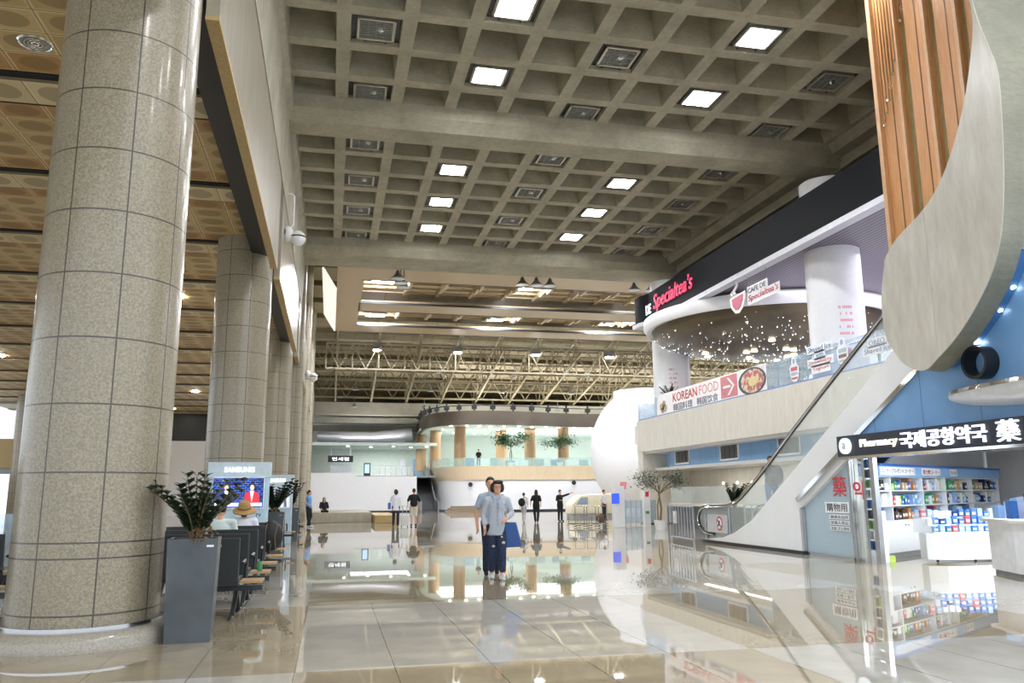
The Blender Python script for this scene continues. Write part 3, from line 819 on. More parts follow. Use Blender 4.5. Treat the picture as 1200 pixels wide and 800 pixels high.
struct(MB().box(16.4, 6, 10, 16.6, 36, 12.8).build('wall_right', BLACK))
# fascia sign
PKS = EM('pink_letter_glow', 'e23a63', 1.0); WHS = EM('white_letter_glow', 'f4f6ff', 1.1)
ft = thing('fascia_sign', 'pink handwritten tea shop lettering on the black mezzanine fascia', 'sign', (13.36, 30, 9))
def wave_text(body, y0, z0, wd, h, mat, par, x=13.37):
    text('letters', body, mat, (x, y0, z0), ROT_L, h, wd, 0.03, par, shear=0.25, bold=0.006)
text('letters', 'DE', WHS, (13.37, 32.6, 9.05), ROT_L, 0.42, 0.55, 0.03, ft, bold=0.02)
wave_text('Specialtea’s', 31.75, 8.93, 3.9, 0.82, PKS, ft)
# hanging cup sign
ct = thing('hanging_cup_sign', 'hanging white and pink tea cup sign in front of the sparkling dome', 'sign', (13.6, 24, 7.6))
XS = 13.6
def outl(pts, x0, x1, name, mt): MB().prism(pts, x0, x1).build(name, mt, ct)
cup = [(25.45, 8.05), (25.35, 7.72), (25.1, 7.5), (24.85, 7.47), (24.6, 7.6), (24.4, 7.85), (24.35, 8.15), (25.4, 8.1)]
outl(cup, XS, XS + 0.03, 'cup_backing', WHITE)
cy, cz = 24.9, 7.85
outl([(cy + (a - cy) * .72, cz + (b - cz) * .72) for a, b in cup], XS - 0.02, XS, 'cup_print', M('rose_enamel', 'c2506c', .4))
m = MB(); m.tube([(XS, 25.0 + .12 * math.sin(k * 1.1), 8.15 + k * 0.08) for k in range(7)], 0.045, 8); m.tube([(XS, 25.25, 8.12), (XS, 25.3, 8.25), (XS, 25.2, 8.3)], .04, 8); m.build('steam_scroll', WHITE, ct, smooth=True)
MB().box(XS, 22.2, 7.58, XS + .02, 24.2, 7.92).build('letter_backing', WHITE, ct)
MB().box(XS, 22.9, 7.9, XS + .02, 24.2, 8.2).build('letter_backing', WHITE, ct)
text('letters', 'CAFE DE', M('slate_enamel', '6a7180', .4), (XS - .005, 24.15, 7.97), ROT_L, .17, 1.15, .01, ct, bold=.01)
text('letters', 'Specialtea’s', M('rose_letters', 'd0506c', .4), (XS - .005, 24.15, 7.63), ROT_L, .26, 1.9, .01, ct, shear=.2, bold=.006)
MB().tube([(XS, 24.15, 8.2), (XS, 24.15, 8.6)], .012, 6).build('hanger', STEEL, ct); MB().tube([(XS, 22.95, 8.2), (XS, 22.95, 8.6)], .012, 6).build('hanger', STEEL, ct)
# sparkling dome
dt = thing('sparkle_dome', 'huge round hanging dome of sparkling crystals in a white ring', 'chandelier', (17.8, 30.2, 8.2))
rg = MB(); RO = 5.15
rg.lathe([(RO, 0.36), (RO + .02, 0.08), (RO - .12, -0.12), (RO - 0.34, -0.08), (RO - .36, 0.45)], n=96, cap=False); rg.build('ring', WHITE, dt, smooth=True, world=False)
td = NT('bronze_bead_net'); v, x_, y_, z_ = td.pos(); vo = td.n('ShaderNodeTexVoronoi'); td.l(v, vo.inputs[0]); vo.inputs['Scale'].default_value = 9
nd = td.noise(v, 0.6, 3)
cc = td.mix(td.ramp(nd, .3, .7), hx('6d6048'), hx('4f4635')); cc = td.mix(td.ramp(vo.outputs['Distance'], 0.0, .12), hx('b9ab86'), cc); td.set(col=cc, rough=.3, metal=.35)
dprof = [(RO - .35, 0.0)] + [((RO - .35) * math.cos(a * PI / 20), -1.15 * math.sin(a * PI / 20) ** 0.8) for a in range(1, 10)] + [(0.001, -1.16)]
MB().lathe(dprof, n=72, cap=False).build('bead_net', td.m, dt, smooth=True, world=False)
beads = MB()
for i in range(430):
    a = random.uniform(0, 2 * PI); u = math.sqrt(random.random()) if i < 300 else random.uniform(.55, .98)
    rr_ = u * (RO - .4); zz = -1.15 * math.sin(math.acos(min(1, rr_ / (RO - .35)))) ** .8
    s_ = random.choice((.011, .014, .02, .026))
    beads.ell((rr_ * math.cos(a), rr_ * math.sin(a), zz - .03), s_, 5, 3)
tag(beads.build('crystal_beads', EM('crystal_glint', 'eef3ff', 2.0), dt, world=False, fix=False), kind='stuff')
for i in range(14):
    a = i * 2.4; rr_ = (0.25 + .62 * ((i * 7) % 14) / 14) * (RO - .5); zz = -1.15 * math.sin(math.acos(rr_ / (RO - .35))) ** .8
    MB().lathe([(.13, 0), (.13, .04)], (rr_ * math.cos(a), rr_ * math.sin(a), zz - .05), 14).build('dome_downlight', EM('warm_glow', 'ffedc8', 6.0), dt, world=False)
for i, (x, y) in enumerate(((15.2, 22.6), (15.0, 26.2), (15.6, 18.2), (17.2, 18.0), (18.5, 21), (19.3, 24), (16.2, 14.8), (20, 17))):
    t = thing('twin_downlight', 'pair of small square downlights in the lilac mezzanine ceiling', 'downlight', (x, y, 8.7), group='twin downlights in the mezzanine ceiling')
    for s_ in (-.13, .13): MB().box(s_ - .08, -.08, -.015, s_ + .08, .08, .02).build('lens', DL, t, world=False)
area_light('mezzanine_cove_lamp', (22, 18, 8.4), (0, 0, 0), 8, 14, 420, (0.80, 0.74, 1.0))
# things seen on the mezzanine
t = thing('serving_counter', 'long counter with orange-brown wooden top on the mezzanine', 'counter', (18.5, 35.2, 4.45))
MB().box(15.9, 34.9, 4.45, 24, 35.6, 5.35).build('body', M('grey_counter', 'a9abb0', .5), t); MB().box(15.8, 34.8, 6.0, 24, 35.7, 6.14).build('top', WOOD, t)
MB().box(15.9, 34.85, 5.35, 18.5, 35.6, 5.75).build('side', WOOD, t); MB().box(16.0, 34.95, 5.75, 24, 35.5, 6.0).build('panel', GREYM, t)
for k in range(5):
    x = 18 + k * 1.9
    t = thing('cafe_chair', 'grey cafe chair behind the mezzanine glass', 'chair', (x, 24 - k * 1.6, 4.45), 0.4 * k, 'cafe chairs on the mezzanine')
    MB().box(-.22, -.22, .43, .22, .22, .47).build('seat', GREYM, t, world=False); MB().box(-.22, .18, .5, .22, .22, .9).build('backrest', GREYM, t, world=False)
    for a, b in ((-.2, -.2), (.2, -.2), (-.2, .2), (.2, .2)): MB().tube([(a, b, 0), (a, b, .43)], .015, 6).build('leg', STEEL, t, world=False)

# ================================================================== CURVED CONCRETE BALCONY, upper right
bot = [(12.40, 5.45), (12.56, 4.85), (12.55, 4.21), (12.35, 3.83), (12.08, 3.54), (11.66, 3.39), (11.3, 3.56), (10.88, 3.81), (10.47, 4.15), (10.07, 4.59), (9.84, 5.0), (9.69, 5.49), (9.55, 6.38), (9.46, 7.59), (9.57, 8.15), (9.72, 8.77), (9.83, 9.6), (9.9, 11.0)]
top = [(12.39, 5.53), (12.03, 5.82), (11.2, 6.17), (10.65, 6.68), (10.2, 7.45), (9.9, 8.27), (9.8, 8.84), (9.85, 9.6), (9.92, 11.0)]
bs = smooth_path(bot, 4); ts = smooth_path(top, 4)
poly = ts + bs[::-1]
bl = thing('curved_balcony', 'big curved travertine balcony with rough concrete rim at the upper right', 'balcony', (9.95, 11, 3.4))
MB().prism(poly, 9.75, 9.768).build('travertine_face', TRAV, bl)
MB().prism(poly, 9.768, 10.16).build('concrete_rim', CONC2, bl)
side = [(9.80, 5.06), (9.69, 5.49), (9.60, 6.0), (9.55, 6.38), (9.50, 7.0), (9.46, 7.59), (9.57, 8.15), (9.74, 8.77), (9.8, 12.6), (12.0, 12.6), (12.0, 5.06)]
MB().prism([(10.4, 5.0), (9.84, 5.0), (9.69, 5.49), (9.55, 6.38), (9.46, 7.59), (9.57, 8.15), (9.74, 8.77), (9.85, 9.6), (9.9, 11.9), (10.02, 11.9), (9.98, 9.6), (9.92, 8.5), (9.9, 7.6), (10.0, 6.4)], 10.16, 13.3).build('concrete_side', CONC2, bl)
bs2 = [(y, z + 0.08) for y, z in bs if z < 5.2 and y < 12.45]
MB().prism(bs2 + [(10.4, 5.6), (12.0, 5.3)], 10.16, 10.36).build('blue_soffit', M('deep_blue_soffit', '4f82bb', .35), bl)
for (y, z) in ((11.05, 3.78), (10.55, 4.2), (10.25, 4.5)): MB().ell((10.3, y, z), (.05, .09, .03), 14, 8).build('soffit_light', DL, bl)
# wood and glass fins above the balcony
ft = thing('wooden_screen', 'tall honey wood screen with glass strips above the curved balcony', 'screen', (10.4, 11.4, 5))
def curve_z(y):
    best = 5.4
    for (a, b), (c, d) in zip(ts[:-1], ts[1:]):
        if min(a, c) <= y <= max(a, c): best = b + (d - b) * (y - a) / ((c - a) or 1)
    return best
GRG = M('green_mirror_glass', 'b3ab84', .12, .4, var=.15, scale=2)
y = 12.78; k = 0
for wdt, kind in ((.10, 'e'), (.62, 'w'), (.20, 'g'), (.55, 'w'), (.17, 'g'), (.55, 'w'), (.15, 'g'), (.6, 'w')):
    yb = y - wdt; z0 = 5.0 if k < 4 else 5.6
    if kind == 'e': MB().box(10.18, yb, 4.9, 10.28, y, 11.95).build('edge_board', M('pale_edge_wood', 'c9a077', .4), ft)
    elif kind == 'w':
        MB().box(10.26, yb, z0, 10.42, y, 11.95).build('wood_board', WOOD, ft)
        MB().box(10.2, yb, z0, 10.27, yb + .07, 11.95).build('board_edge', M('pale_edge_wood', 'c9a077', .4), ft)
        MB().box(10.255, (y + yb) / 2 - .012, z0, 10.262, (y + yb) / 2 + .012, 11.95).build('seam', M('seam_brown', '6e4a2a', .6), ft)
    else:
        MB().box(10.34, yb, z0, 10.4, y, 11.95).build('glass_strip', GRG, ft)
    y = yb; k += 1
MB().box(10.42, 10.45, 5, 11.6, 12.78, 11.95).build('core', WOOD, ft)
for (yc, zbm) in ((12.4, 8.3), (11.75, 10.1)):
    for j in range(6):
        yy = yc - j * .085 + .15; zz = zbm + j * .22
        MB().tube([(10.2, yy, zz), (10.2, yy, 11.95)], .012, 6).build('organ_rod', M('bronze_rod', '8b6a45', .3, .6), ft)
        MB().ell((10.19, yy, zz), (.035, .035, .035), 8, 6).build('rod_tip', CHROME, ft)
# duct outlet
t = thing('round_duct_outlet', 'short black round duct outlet sticking out of the blue wall', 'duct', (10.3, 10.98, 3.43))
MB().lathe([(.25, 0), (.27, .02), (.27, .34), (.22, .34), (.22, .06)], n=36, cap=False).build('collar', BLACK, t, smooth=True, world=False).rotation_euler = (0, -PI / 2, 0)
MB().lathe([(.001, 0.05), (.22, .05)], n=36, cap=False).build('inner_grille', RUBBER, t, world=False).rotation_euler = (0, -PI / 2, 0)
t.location = (10.46, 10.98, 3.43)
# canopy dish
m = MB(); vs = []
t = thing('canopy_dish', 'white curved canopy dish above the pharmacy sign', 'canopy', (10.44, 9.3, 2.95))
prof = [(math.cos(a), -math.sin(a)) for a in [PI / 2 * k / 10 for k in range(11)]]
o = MB().lathe([(max(.001, p[0]), p[1]) for p in prof] + [], n=64, a0=PI / 2, a1=3 * PI / 2, cap=False)
o.v = [(v[0] * .75, v[1] * 2.55, v[2] * .3) for v in o.v]
o.build('dish', M('satin_silver_white', 'd7dbe4', .3, .1), t, smooth=True, world=False)
o = MB().prism([(.77 * math.cos(a), 2.57 * math.sin(a)) for a in [PI / 2 + PI * k / 40 for k in range(41)]], 0, .06, 'z'); o.build('rim', CHROME, t, world=False)

# ================================================================== ESCALATOR
es = thing('escalator', 'long escalator with white cladding rising to the mezzanine at right', 'escalator', (11.2, 19, 0))
side = [(21.75, 0.08), (21.3, .13), (20.6, .19), (20.0, .32), (19.0, .68), (12.2, 4.6), (8.5, 4.75), (8.5, 3.0), (12.6, 3.3), (16.8, 1.0), (16.8, .08)]
CLAD = M('white_cladding', 'e9ecef', .3, var=.02, scale=2)
MB().prism(side, 10.40, 10.52).build('cladding', CLAD, es)
MB().prism([(21.75, 0.08), (21.3, .13), (20.6, .19), (20.0, .32), (19.0, .68), (12.2, 4.6), (8.5, 4.75), (8.5, 4.0), (12.2, 4.0), (20.0, .05)], 12.15, 12.27).build('cladding', CLAD, es)
MB().box(10.38, 16.7, 0, 10.5, 21.8, 0.08).build('plinth', RUBBER, es)
MB().prism([(21.7, .08), (20.4, .08), (12.2, 4.2), (12.2, 4.0), (20, 0.0), (21.7, 0)], 10.52, 12.15).build('truss_bed', DARK, es)
y = 20.6; z = 0.1
for k in range(28):
    MB().box(10.68, y - .4, z, 12.0, y, z + .02).build('step', GREYM, es)
    MB().box(10.68, y - .42, z, 12.0, y - .40, z + .23).build('step', GREYM, es)
    y -= .295; z += .165
hr = [(21.2, .25), (21.75, .3), (22.05, .48), (22.12, .72), (21.95, .92), (21.6, 1.0), (20.9, 1.02), (20.3, 1.05), (19.7, 1.2), (19.1, 1.5), (18.2, 2.0), (16.9, 2.80), (15.0, 3.9), (13.39, 4.8), (12.6, 5.25), (11.8, 5.5), (9, 5.55)]
hs = smooth_path(hr, 3)
for x in (10.46, 12.21):
    m = MB()
    for a, b in zip(hs[:-1], hs[1:]): pass
    m.tube([(x, a, b) for a, b in hs], .048, 10); m.build('handrail', RUBBER, es, smooth=True)
    m = MB(); m.tube([(x - .045, a, b - .03) for a, b in hs], .02, 6); m.build('handrail_trim', CHROME, es, smooth=True)
    g = [(a, b - .04) for a, b in hs if b > .2] 
    low = [(8.5, 4.7), (12.2, 4.55), (19.0, .66), (20.0, .3), (21.0, .15)]
    MB().prism(g + low, x - .008, x + .008).build('glass_side', GL, es)
    MB().box(x - .03, 21.6, .05, x + .03, 21.75, .8).build('newel_post', STEEL, es); MB().box(x - .03, 20.2, .1, x + .03, 20.27, .98).build('newel_post', STEEL, es)
MB().box(10.40, 20.35, .3, 10.43, 21.5, .78).build('newel_panel', M('pale_panel', 'c9ccd0', .4), es)
disc_x(10.40, 20.75, .55, .17, .19, .006).build('warning_disc', M('signal_red', 'cf2f33', .5), es)
disc_x(10.394, 20.75, .55, .13, .145, .006).build('warning_disc_centre', WHITE, es)
o = MB(); o.bar((10.385, 20.86, .65), (10.385, 20.64, .45), .006, .035); o.bar((10.385, 20.82, .47), (10.385, 20.72, .62), .006, .05); o.build('warning_mark', BLACK, es)
area_light  # (area lights are set up elsewhere)
# metal trim along the blue wall and the wall itself
wallp = [(16.72, 1.24), (12.6, 3.52), (12.5, 3.6), (12.4, 4.95), (6, 4.95), (6, 2.05), (15.2, 2.05)]
struct(MB().prism(wallp, 10.37, 10.44).build('wall_right', BLUE))
tr = tag(MB().bar((10.38, 16.8, 1.2), (10.38, 12.55, 3.56), .1, .10).build('sloped_trim', CHROME), 'polished sloped metal trim between escalator cladding and blue wall', 'trim')

# ================================================================== PHARMACY
ps = thing('pharmacy_sign', 'long dark lit pharmacy sign with white korean letters', 'sign', (10.3, 12, 2.08))
MB().box(10.2, 8.0, 2.08, 10.37, 14.92, 2.5).build('box', M('navy_sign_box', '252c3c', .35), ps, bevel=.01)
MB().box(10.16, 8.0, 2.03, 10.48, 14.92, 2.08).build('lower_rail', CHROME, ps)
W2 = EM('white_channel_letters', 'f2f4ff', 1.3)
text('letters', 'Pharmacy', EM('green_white_letters', 'f4f7d8', 1.6), (10.2, 14.14, 2.2), ROT_L, .19, 1.08, .03, ps, bold=.008)
text('letters', '국제공항약국', W2, (10.2, 12.97, 2.15), ROT_L, .3, 2.03, .04, ps, bold=.012)
text('letters', '藥', W2, (10.2, 10.74, 2.13), ROT_L, .34, .44, .04, ps, bold=.004)
disc_x(10.2, 14.6, 2.29, .17, .16, .06).build('round_emblem', EM('emblem_glow', 'dfe6ee', .9), ps)
text('emblem_mark', 'a', M('emblem_green', '8fa0a0', .5), (10.14, 14.65, 2.23), ROT_L, .12, .10, .008, ps)
# glass front
gf = thing('glass_shop_front', 'sloped-top glass shop front panel with red chinese character sticker', 'glass panel', (10.5, 15.8, 0))
MB().prism([(16.72, 0.06), (16.72, 1.16), (15.1, 2.05), (14.98, 2.05), (14.98, .06)], 10.49, 10.51).build('pane', GLF, gf)
m = MB(); m.box(10.45, 16.7, 0, 10.55, 16.78, 1.2); m.box(10.45, 14.93, 0, 10.55, 15.0, 2.08); m.box(10.45, 14.95, 0, 10.55, 16.75, .06); m.build('frame', STEEL, gf)
RED = M('bright_red_sticker', 'd9454f', .5)
text('red_sticker', '藥', RED, (10.48, 15.6, 1.28), ROT_L, .42, .48, .004, gf, bold=.004)
MB().box(10.475, 15.08, .94, 10.48, 15.92, 1.17).build('sticker_box', M('sticker_white', 'f0f3fa', 0.5), gf)
text('words', '購物用', M('black_ink', '2c3040', .5), (10.473, 15.86, .97), ROT_L, .17, .72, .003, gf, bold=.002)
for k, s in enumerate(('健康食品用', '常備人蔘品', '接力劑')):
    MB().box(10.475, 15.1, .81 - k * .12, 10.48, 15.78, .91 - k * .12).build('sticker_box', M('sticker_white', 'f0f3fa', 0.5), gf)
    text('words', s, M('grey_ink', '5a6072', .5), (10.473, 15.74, .825 - k * .12), ROT_L, .07, .6, .003, gf)
g2 = thing('glass_door_panel', 'narrow glass pane with red korean sticker beside the open pharmacy front', 'glass panel', (10.5, 14.7, 0))
MB().box(10.49, 14.52, .06, 10.51, 14.93, 2.05).build('pane', GL, g2)
text('red_sticker', '약', RED, (10.48, 14.9, 1.22), ROT_L, .38, .42, .004, g2, bold=.02)
m = MB(); m.box(10.43, 14.42, 0, 10.53, 14.5, 2.08); m.box(10.43, 14.14, 0, 10.53, 14.26, 2.08); m.build('post', STEEL, g2)
for k in range(9): MB().box(10.5, 14.28, .25 + k * .2, 10.53, 14.4, .42 + k * .2).build('card', [M('card_blue', '3a6fb5'), M('card_white', 'e4ebf5'), M('card_green', '8ac16a'), M('card_dark', '38404d')][k % 4], g2)
t = thing('poster_stand', 'white poster stand with a small black bag picture by the glass pane', 'poster', (10.9, 14.7, 0))
MB().box(10.75, 14.45, 0, 10.85, 15.0, 1.0).build('board', WHITE, t); MB().box(10.74, 14.5, .95, 10.8, 14.95, 1.2).build('box', M('black_box', '2b2d30', .5), t); MB().box(10.74, 14.55, .62, 10.75, 14.72, .75).build('bag_picture', BLACK, t)
# interior
struct(MB().prism([(10.47, 8), (10.47, 14.95), (11.2, 15.85), (18.6, 20.1), (18.6, 8)], 2.5, 2.6, 'z').build('ceiling', OFFW))
struct(MB().prism([(11.2, 15.85), (11.15, 15.95), (18.55, 20.2), (18.6, 20.1)], 0, 2.5, 'z').build('wall_back', OFFW)); struct(MB().box(18.5, 6, 0, 18.6, 20, 2.5).build('wall_right', OFFW))
struct(MB().prism([(15.0, 0), (19.0, 0), (19.0, .35), (15.3, 2.3), (15.0, 2.5)], 10.62, 10.7).build('wall_left', OFFW))
for i, (x, y) in enumerate(((11.6, 13.9), (13.5, 13.9), (12.2, 11.8), (14.3, 12.0), (15.8, 14.4), (13, 9.8))):
    t = thing('ceiling_panel_lamp', 'square bright ceiling lamp inside the pharmacy', 'lamp', (x, y, 2.47), group='pharmacy ceiling lamps')
    MB().box(-.28, -.28, 0, .28, .28, .03).build('diffuser', EM('pharmacy_lamp', 'f6faff', 22.0), t, world=False)
SHW = M('shelf_white', 'eef2f6', .35, var=.02)
ORG = Vector((11.35, 15.2, 0)); RZ = R(30)
def loc(x, y, z): return (ORG.x + x * math.cos(RZ) - y * math.sin(RZ), ORG.y + x * math.sin(RZ) + y * math.cos(RZ), z)
sh = thing('wall_shelf_unit', 'long white pharmacy shelf unit with blue header sign', 'shelf', tuple(ORG), RZ)
L = 7.6
MB().box(0, .02, 0, 2.3, .5, .74).build('cabinet', SHW, sh, world=False); MB().box(2.3, .02, 0, L, .5, .74).build('cabinet', SHW, sh, world=False)
MB().box(.02, .0, 0, L, .05, .1).build('kick', GREYM, sh, world=False)
MB().box(0, .46, .74, L, .5, 1.7).build('back', SHW, sh, world=False)
DIV = [0, .62, 2.35, 3.75, 5.55, L - .04]
for x in DIV: MB().box(x, .05, .74, x + .04, .46, 1.7).build('divider', SHW, sh, world=False)
for z in (.74, 1.06, 1.38, 1.68): MB().box(0, .05, z, L, .46, z + .025).build('shelf_board', SHW, sh, world=False)
MB().box(0, 0, 1.70, L, .46, 1.92).build('header', M('header_blue', '86b5e6', .4), sh, world=False)
MB().box(0, -.02, 1.92, L, .5, 1.97).build('header_cap', M('royal_blue', '2f5fae', .4), sh, world=False)
for x0, x1, s, c in ((.05, 1.85, 'コーナー(プレゼントコーナー)', M('grey_ink', '5a6072', .5)), (2.25, 3.35, '接力劑コーナー', M('brick_ink', 'b0503f', .5)), (4.0, 4.45, 'ﾛｰｼｮﾝ', M('grey_ink', '5a6072', .5))):
    MB().box(x0, -.012, 1.73, x1, 0, 1.9).build('header_plate', M('plate_white', 'e9eef6', .5), sh, world=False)
    text('words', s, c, (x0 + .05, -.013, 1.76), ROT_F, .11, x1 - x0 - .1, .003, sh, local=True, bold=.006)
for x in (1.1, 1.25): MB().ell((x, 0.0, .66), .018, 8, 6).build('knob', STEEL, sh, world=False)
# goods: every box its own object
PC = {'blue': M('pack_blue', '3c6fb8', .4), 'light blue': M('pack_light_blue', '8fb8e2', .4), 'white': M('pack_white', 'eceff4', .4), 'green': M('pack_green', '3fa070', .4), 'lime': M('pack_lime', 'b7d765', .4),
      'brown': M('pack_brown', '5a4128', .4), 'orange': M('pack_orange', 'c9853f', .4), 'red': M('pack_red', 'd2525c', .4), 'navy': M('pack_navy', '1f3565', .4), 'black': M('pack_black', '2a2624', .4), 'tan': M('pack_tan', 'cbb08a', .4)}
def pack(x, y, z, wdt, d, hgt, c, where, base=sh, lean=0):
    p = base.location; rz = base.rotation_euler[2]
    X_ = p.x + x * math.cos(rz) - y * math.sin(rz); Y_ = p.y + x * math.sin(rz) + y * math.cos(rz)
    m = MB(); m.box(-wdt / 2, 0, 0, wdt / 2, d, hgt)
    o = m.build('medicine_box', [PC[c], PC['white']])
    if hgt > .07:
        me = o.data; bm = bmesh.new(); bm.from_mesh(me)
        q = [bm.verts.new(v) for v in ((-wdt * .36, -.002, hgt * .3), (wdt * .36, -.002, hgt * .3), (wdt * .36, -.002, hgt * .6), (-wdt * .36, -.002, hgt * .6))]
        f = bm.faces.new(q); f.material_index = 1; bm.to_mesh(me); bm.free()
    o.location = (X_, Y_, p.z + z); o.rotation_euler = (lean, 0, rz)
    tag(o, '%s box standing %s' % (c, where), 'box', '%s boxes %s' % (c, where))
rows = [(.765, ['blue', 'blue', None], (0.04, .6), 'on the lowest shelf at the left end'), (1.085, ['tan', 'white', 'white'], (.04, .6), 'on the middle shelf at the left end'), (1.405, ['black', 'black', 'white'], (.04, .6), 'on the top shelf at the left end'),
        (.765, ['brown', 'black', 'brown', 'orange', 'light blue'], (.68, 2.3), 'on the lowest shelf of the wide left bay'), (1.085, ['red', 'white', 'lime', 'blue', 'blue', 'light blue', 'light blue'], (.68, 2.3), 'on the middle shelf of the wide left bay'),
        (1.405, ['lime', 'green', 'blue', 'tan', 'blue', 'orange', 'light blue'], (.68, 2.3), 'on the top shelf of the wide left bay'),
        (1.085, ['green', 'green', 'white', 'green', 'orange', 'light blue'], (2.42, 3.7), 'on the middle shelf of the centre bay'), (1.405, ['black', 'red', 'white', 'light blue', 'white', 'lime'], (2.42, 3.7), 'on the top shelf of the centre bay'),
        (.765, ['blue', 'white', 'blue', 'red', 'light blue', 'white'], (2.42, 3.7), 'on the lowest shelf of the centre bay'),
        (1.085, ['navy', 'white', 'light blue', 'blue', 'white', 'light blue', 'navy'], (3.82, 5.5), 'on the middle shelf of the right bay'), (1.405, ['green', 'green', 'green', 'tan', 'white', 'navy'], (3.82, 5.5), 'on the top shelf of the right bay'), (.765, ['blue', 'light blue', 'white', 'blue'], (3.82, 5.5), 'on the lowest shelf of the right bay'),
        (1.085, ['white', 'light blue', 'navy', 'white', 'blue', 'white'], (5.65, 7.5), 'on the middle shelf of the far right bay'), (1.405, ['green', 'tan', 'tan', 'navy', 'black', 'blue'], (5.65, 7.5), 'on the top shelf of the far right bay')]
for z, cs, (x0, x1), where in rows:
    st = (x1 - x0) / len(cs)
    for i, c in enumerate(cs):
        if not c: continue
        x = x0 + (i + .5) * st
        n_ = 2 if st > .2 else 1
        for j in range(n_):
            hgt = random.uniform(.13, .27)
            pack(x + (j - (n_ - 1) / 2) * st / n_ * .95, random.uniform(.08, .16), z, st / n_ * .88, .16, hgt, c, where)
            if hgt < .14: pack(x + (j - (n_ - 1) / 2) * st / n_ * .95, .12, z + hgt, st / n_ * .8, .14, .08, random.choice(list(PC)[:5]), where)
# low display island with three slanted tiers
di = thing('display_island', 'low white display island on casters packed with small boxes', 'display counter', (12.55, 14.35, 0), R(-6))
MB().prism([(-.95, .05), (-1.0, -.25), (-.7, -.4), (1.0, -.4), (1.0, .3), (-.7, .3)], .06, .56, 'z').build('body', SHW, di, world=False)
for x in (-.8, 0, .8): MB().ell((x, -.25, .03), .03, 8, 6).build('caster', BLACK, di, world=False)
for k, (yy, z) in enumerate(((-.3, .58), (-.12, .72), (.06, .86))):
    MB().box(-.85, yy, z - .02, .95, yy + .17, z).build('tier', SHW, di, world=False)
    for i in range(13):
        c = random.choice(('blue', 'white', 'light blue', 'blue', 'red', 'white', 'navy', 'light blue')); pack(-.78 + i * .137, yy + .03, z, .1, .08, random.uniform(.1, .17), c, 'on tier %s of the display island' % ['one, lowest,', 'two, middle,', 'three, highest,'][k], di)
MB().box(-.9, -.4, .56, -.87, .3, .95).build('end_glass', GL, di, world=False); MB().box(.97, -.4, .56, 1.0, .3, .95).build('end_glass', GL, di, world=False)
# front cash counter
cc = thing('cash_counter', 'white pharmacy cash counter at the right edge of the picture', 'counter', (11.3, 10, 0))
MB().prism([(11.25, 12.3), (12.2, 12.4), (12.2, 8), (10.85, 8), (10.9, 11.4)], .06, .86, 'z').build('body', M('counter_white', 'e6e9f0', .3), cc)
MB().prism([(11.18, 12.4), (12.3, 12.5), (12.3, 8), (10.75, 8), (10.82, 11.4)], .86, .91, 'z').build('top', OFFW, cc)
MB().prism([(11.28, 12.27), (12.1, 12.3), (12.1, 8), (10.9, 8), (10.94, 11.4)], 0, .06, 'z').build('kick', GREYM, cc)
for i, (y, c, hgt) in enumerate(((12.2, 'white', .28), (12.05, 'light blue', .34), (11.9, 'white', .36), (11.75, 'blue', .42), (11.55, 'navy', .5), (11.35, 'navy', .52), (11.15, 'red', .5), (10.95, 'white', .46), (12.2, 'light blue', .22), (11.9, 'blue', .3))):
    base = thing if False else None
    o = MB().box(-.06, -.07, 0, .06, .07, hgt).build('carton', PC[c]); o.location = (11.75 - (i > 7) * .25, y + .1, .91)
    tag(o, '%s upright carton on the cash counter, %s' % (c, ['first from the left', 'second from the left', 'third from the left', 'fourth from the left', 'fifth from the left', 'sixth from the left', 'next to the right picture edge', 'at the right picture edge', 'in front of the row at left', 'in front of the row in the middle'][i]), 'box')
o = MB().box(-.06, -.05, 0, .06, .05, .12).build('small_blue_box', PC['lime']); o.location = (11.0, 14.6, 0); tag(o, 'small lime and blue box on the floor by the metal post', 'box')

# ---- coffer lamps
GRL = M('lamp_grille', '9c9d98', .35, .4)
def coffer_lamp(x, y, lit, label, group):
    t = thing('coffer_lamp', label, 'ceiling lamp', (x, y, 12.02), group=group)
    m = MB()
    a = .41
    for s in (-1, 1):
        m.box(s * a - .03, -a, 0, s * a + .03, a, .08); m.box(-a, s * a - .03, 0, a, s * a + .03, .08)
    m.build('frame', M('aluminium_frame', 'b9b6a8', .35, .6), t, world=False)
    MB().box(-.56, -.56, .085, .56, .56, .3).build('housing', BLACK, t, world=False)
    if lit:
        MB().box(-.385, -.385, .03, .385, .385, .06).build('diffuser', EM('floodlight', 'fbfcff', 76.0), t, world=False)
    else:
        lens = MB().box(-.385, -.385, .06, .385, .385, .075).build('lens', M('dead_lens', '8f9290', .25, .3), t, world=False)
        m = MB()
        for k in range(9): m.box(-.385, -.36 + k * .09, .035, .385, -.348 + k * .09, .06)
        for k in range(5): m.box(-.36 + k * .18, -.385, .035, -.348 + k * .18, .385, .06)
        m.build('grille', GRL, t, world=False)
        MB().lathe([(.02, .0), (.11, .04)], (.1, .08, .02), 12).build('bulb', CHROME, lens, world=False)
    for s in (-.25, .25): MB().box(s - .015, .44, .02, s + .015, .57, .06).build('clip', DARK, t, world=False)
rowname = ['nearest the first beam', 'second row from the first beam', 'third row from the first beam', 'fourth row from the first beam', 'fifth row from the first beam', 'sixth row from the first beam', 'seventh row from the first beam']
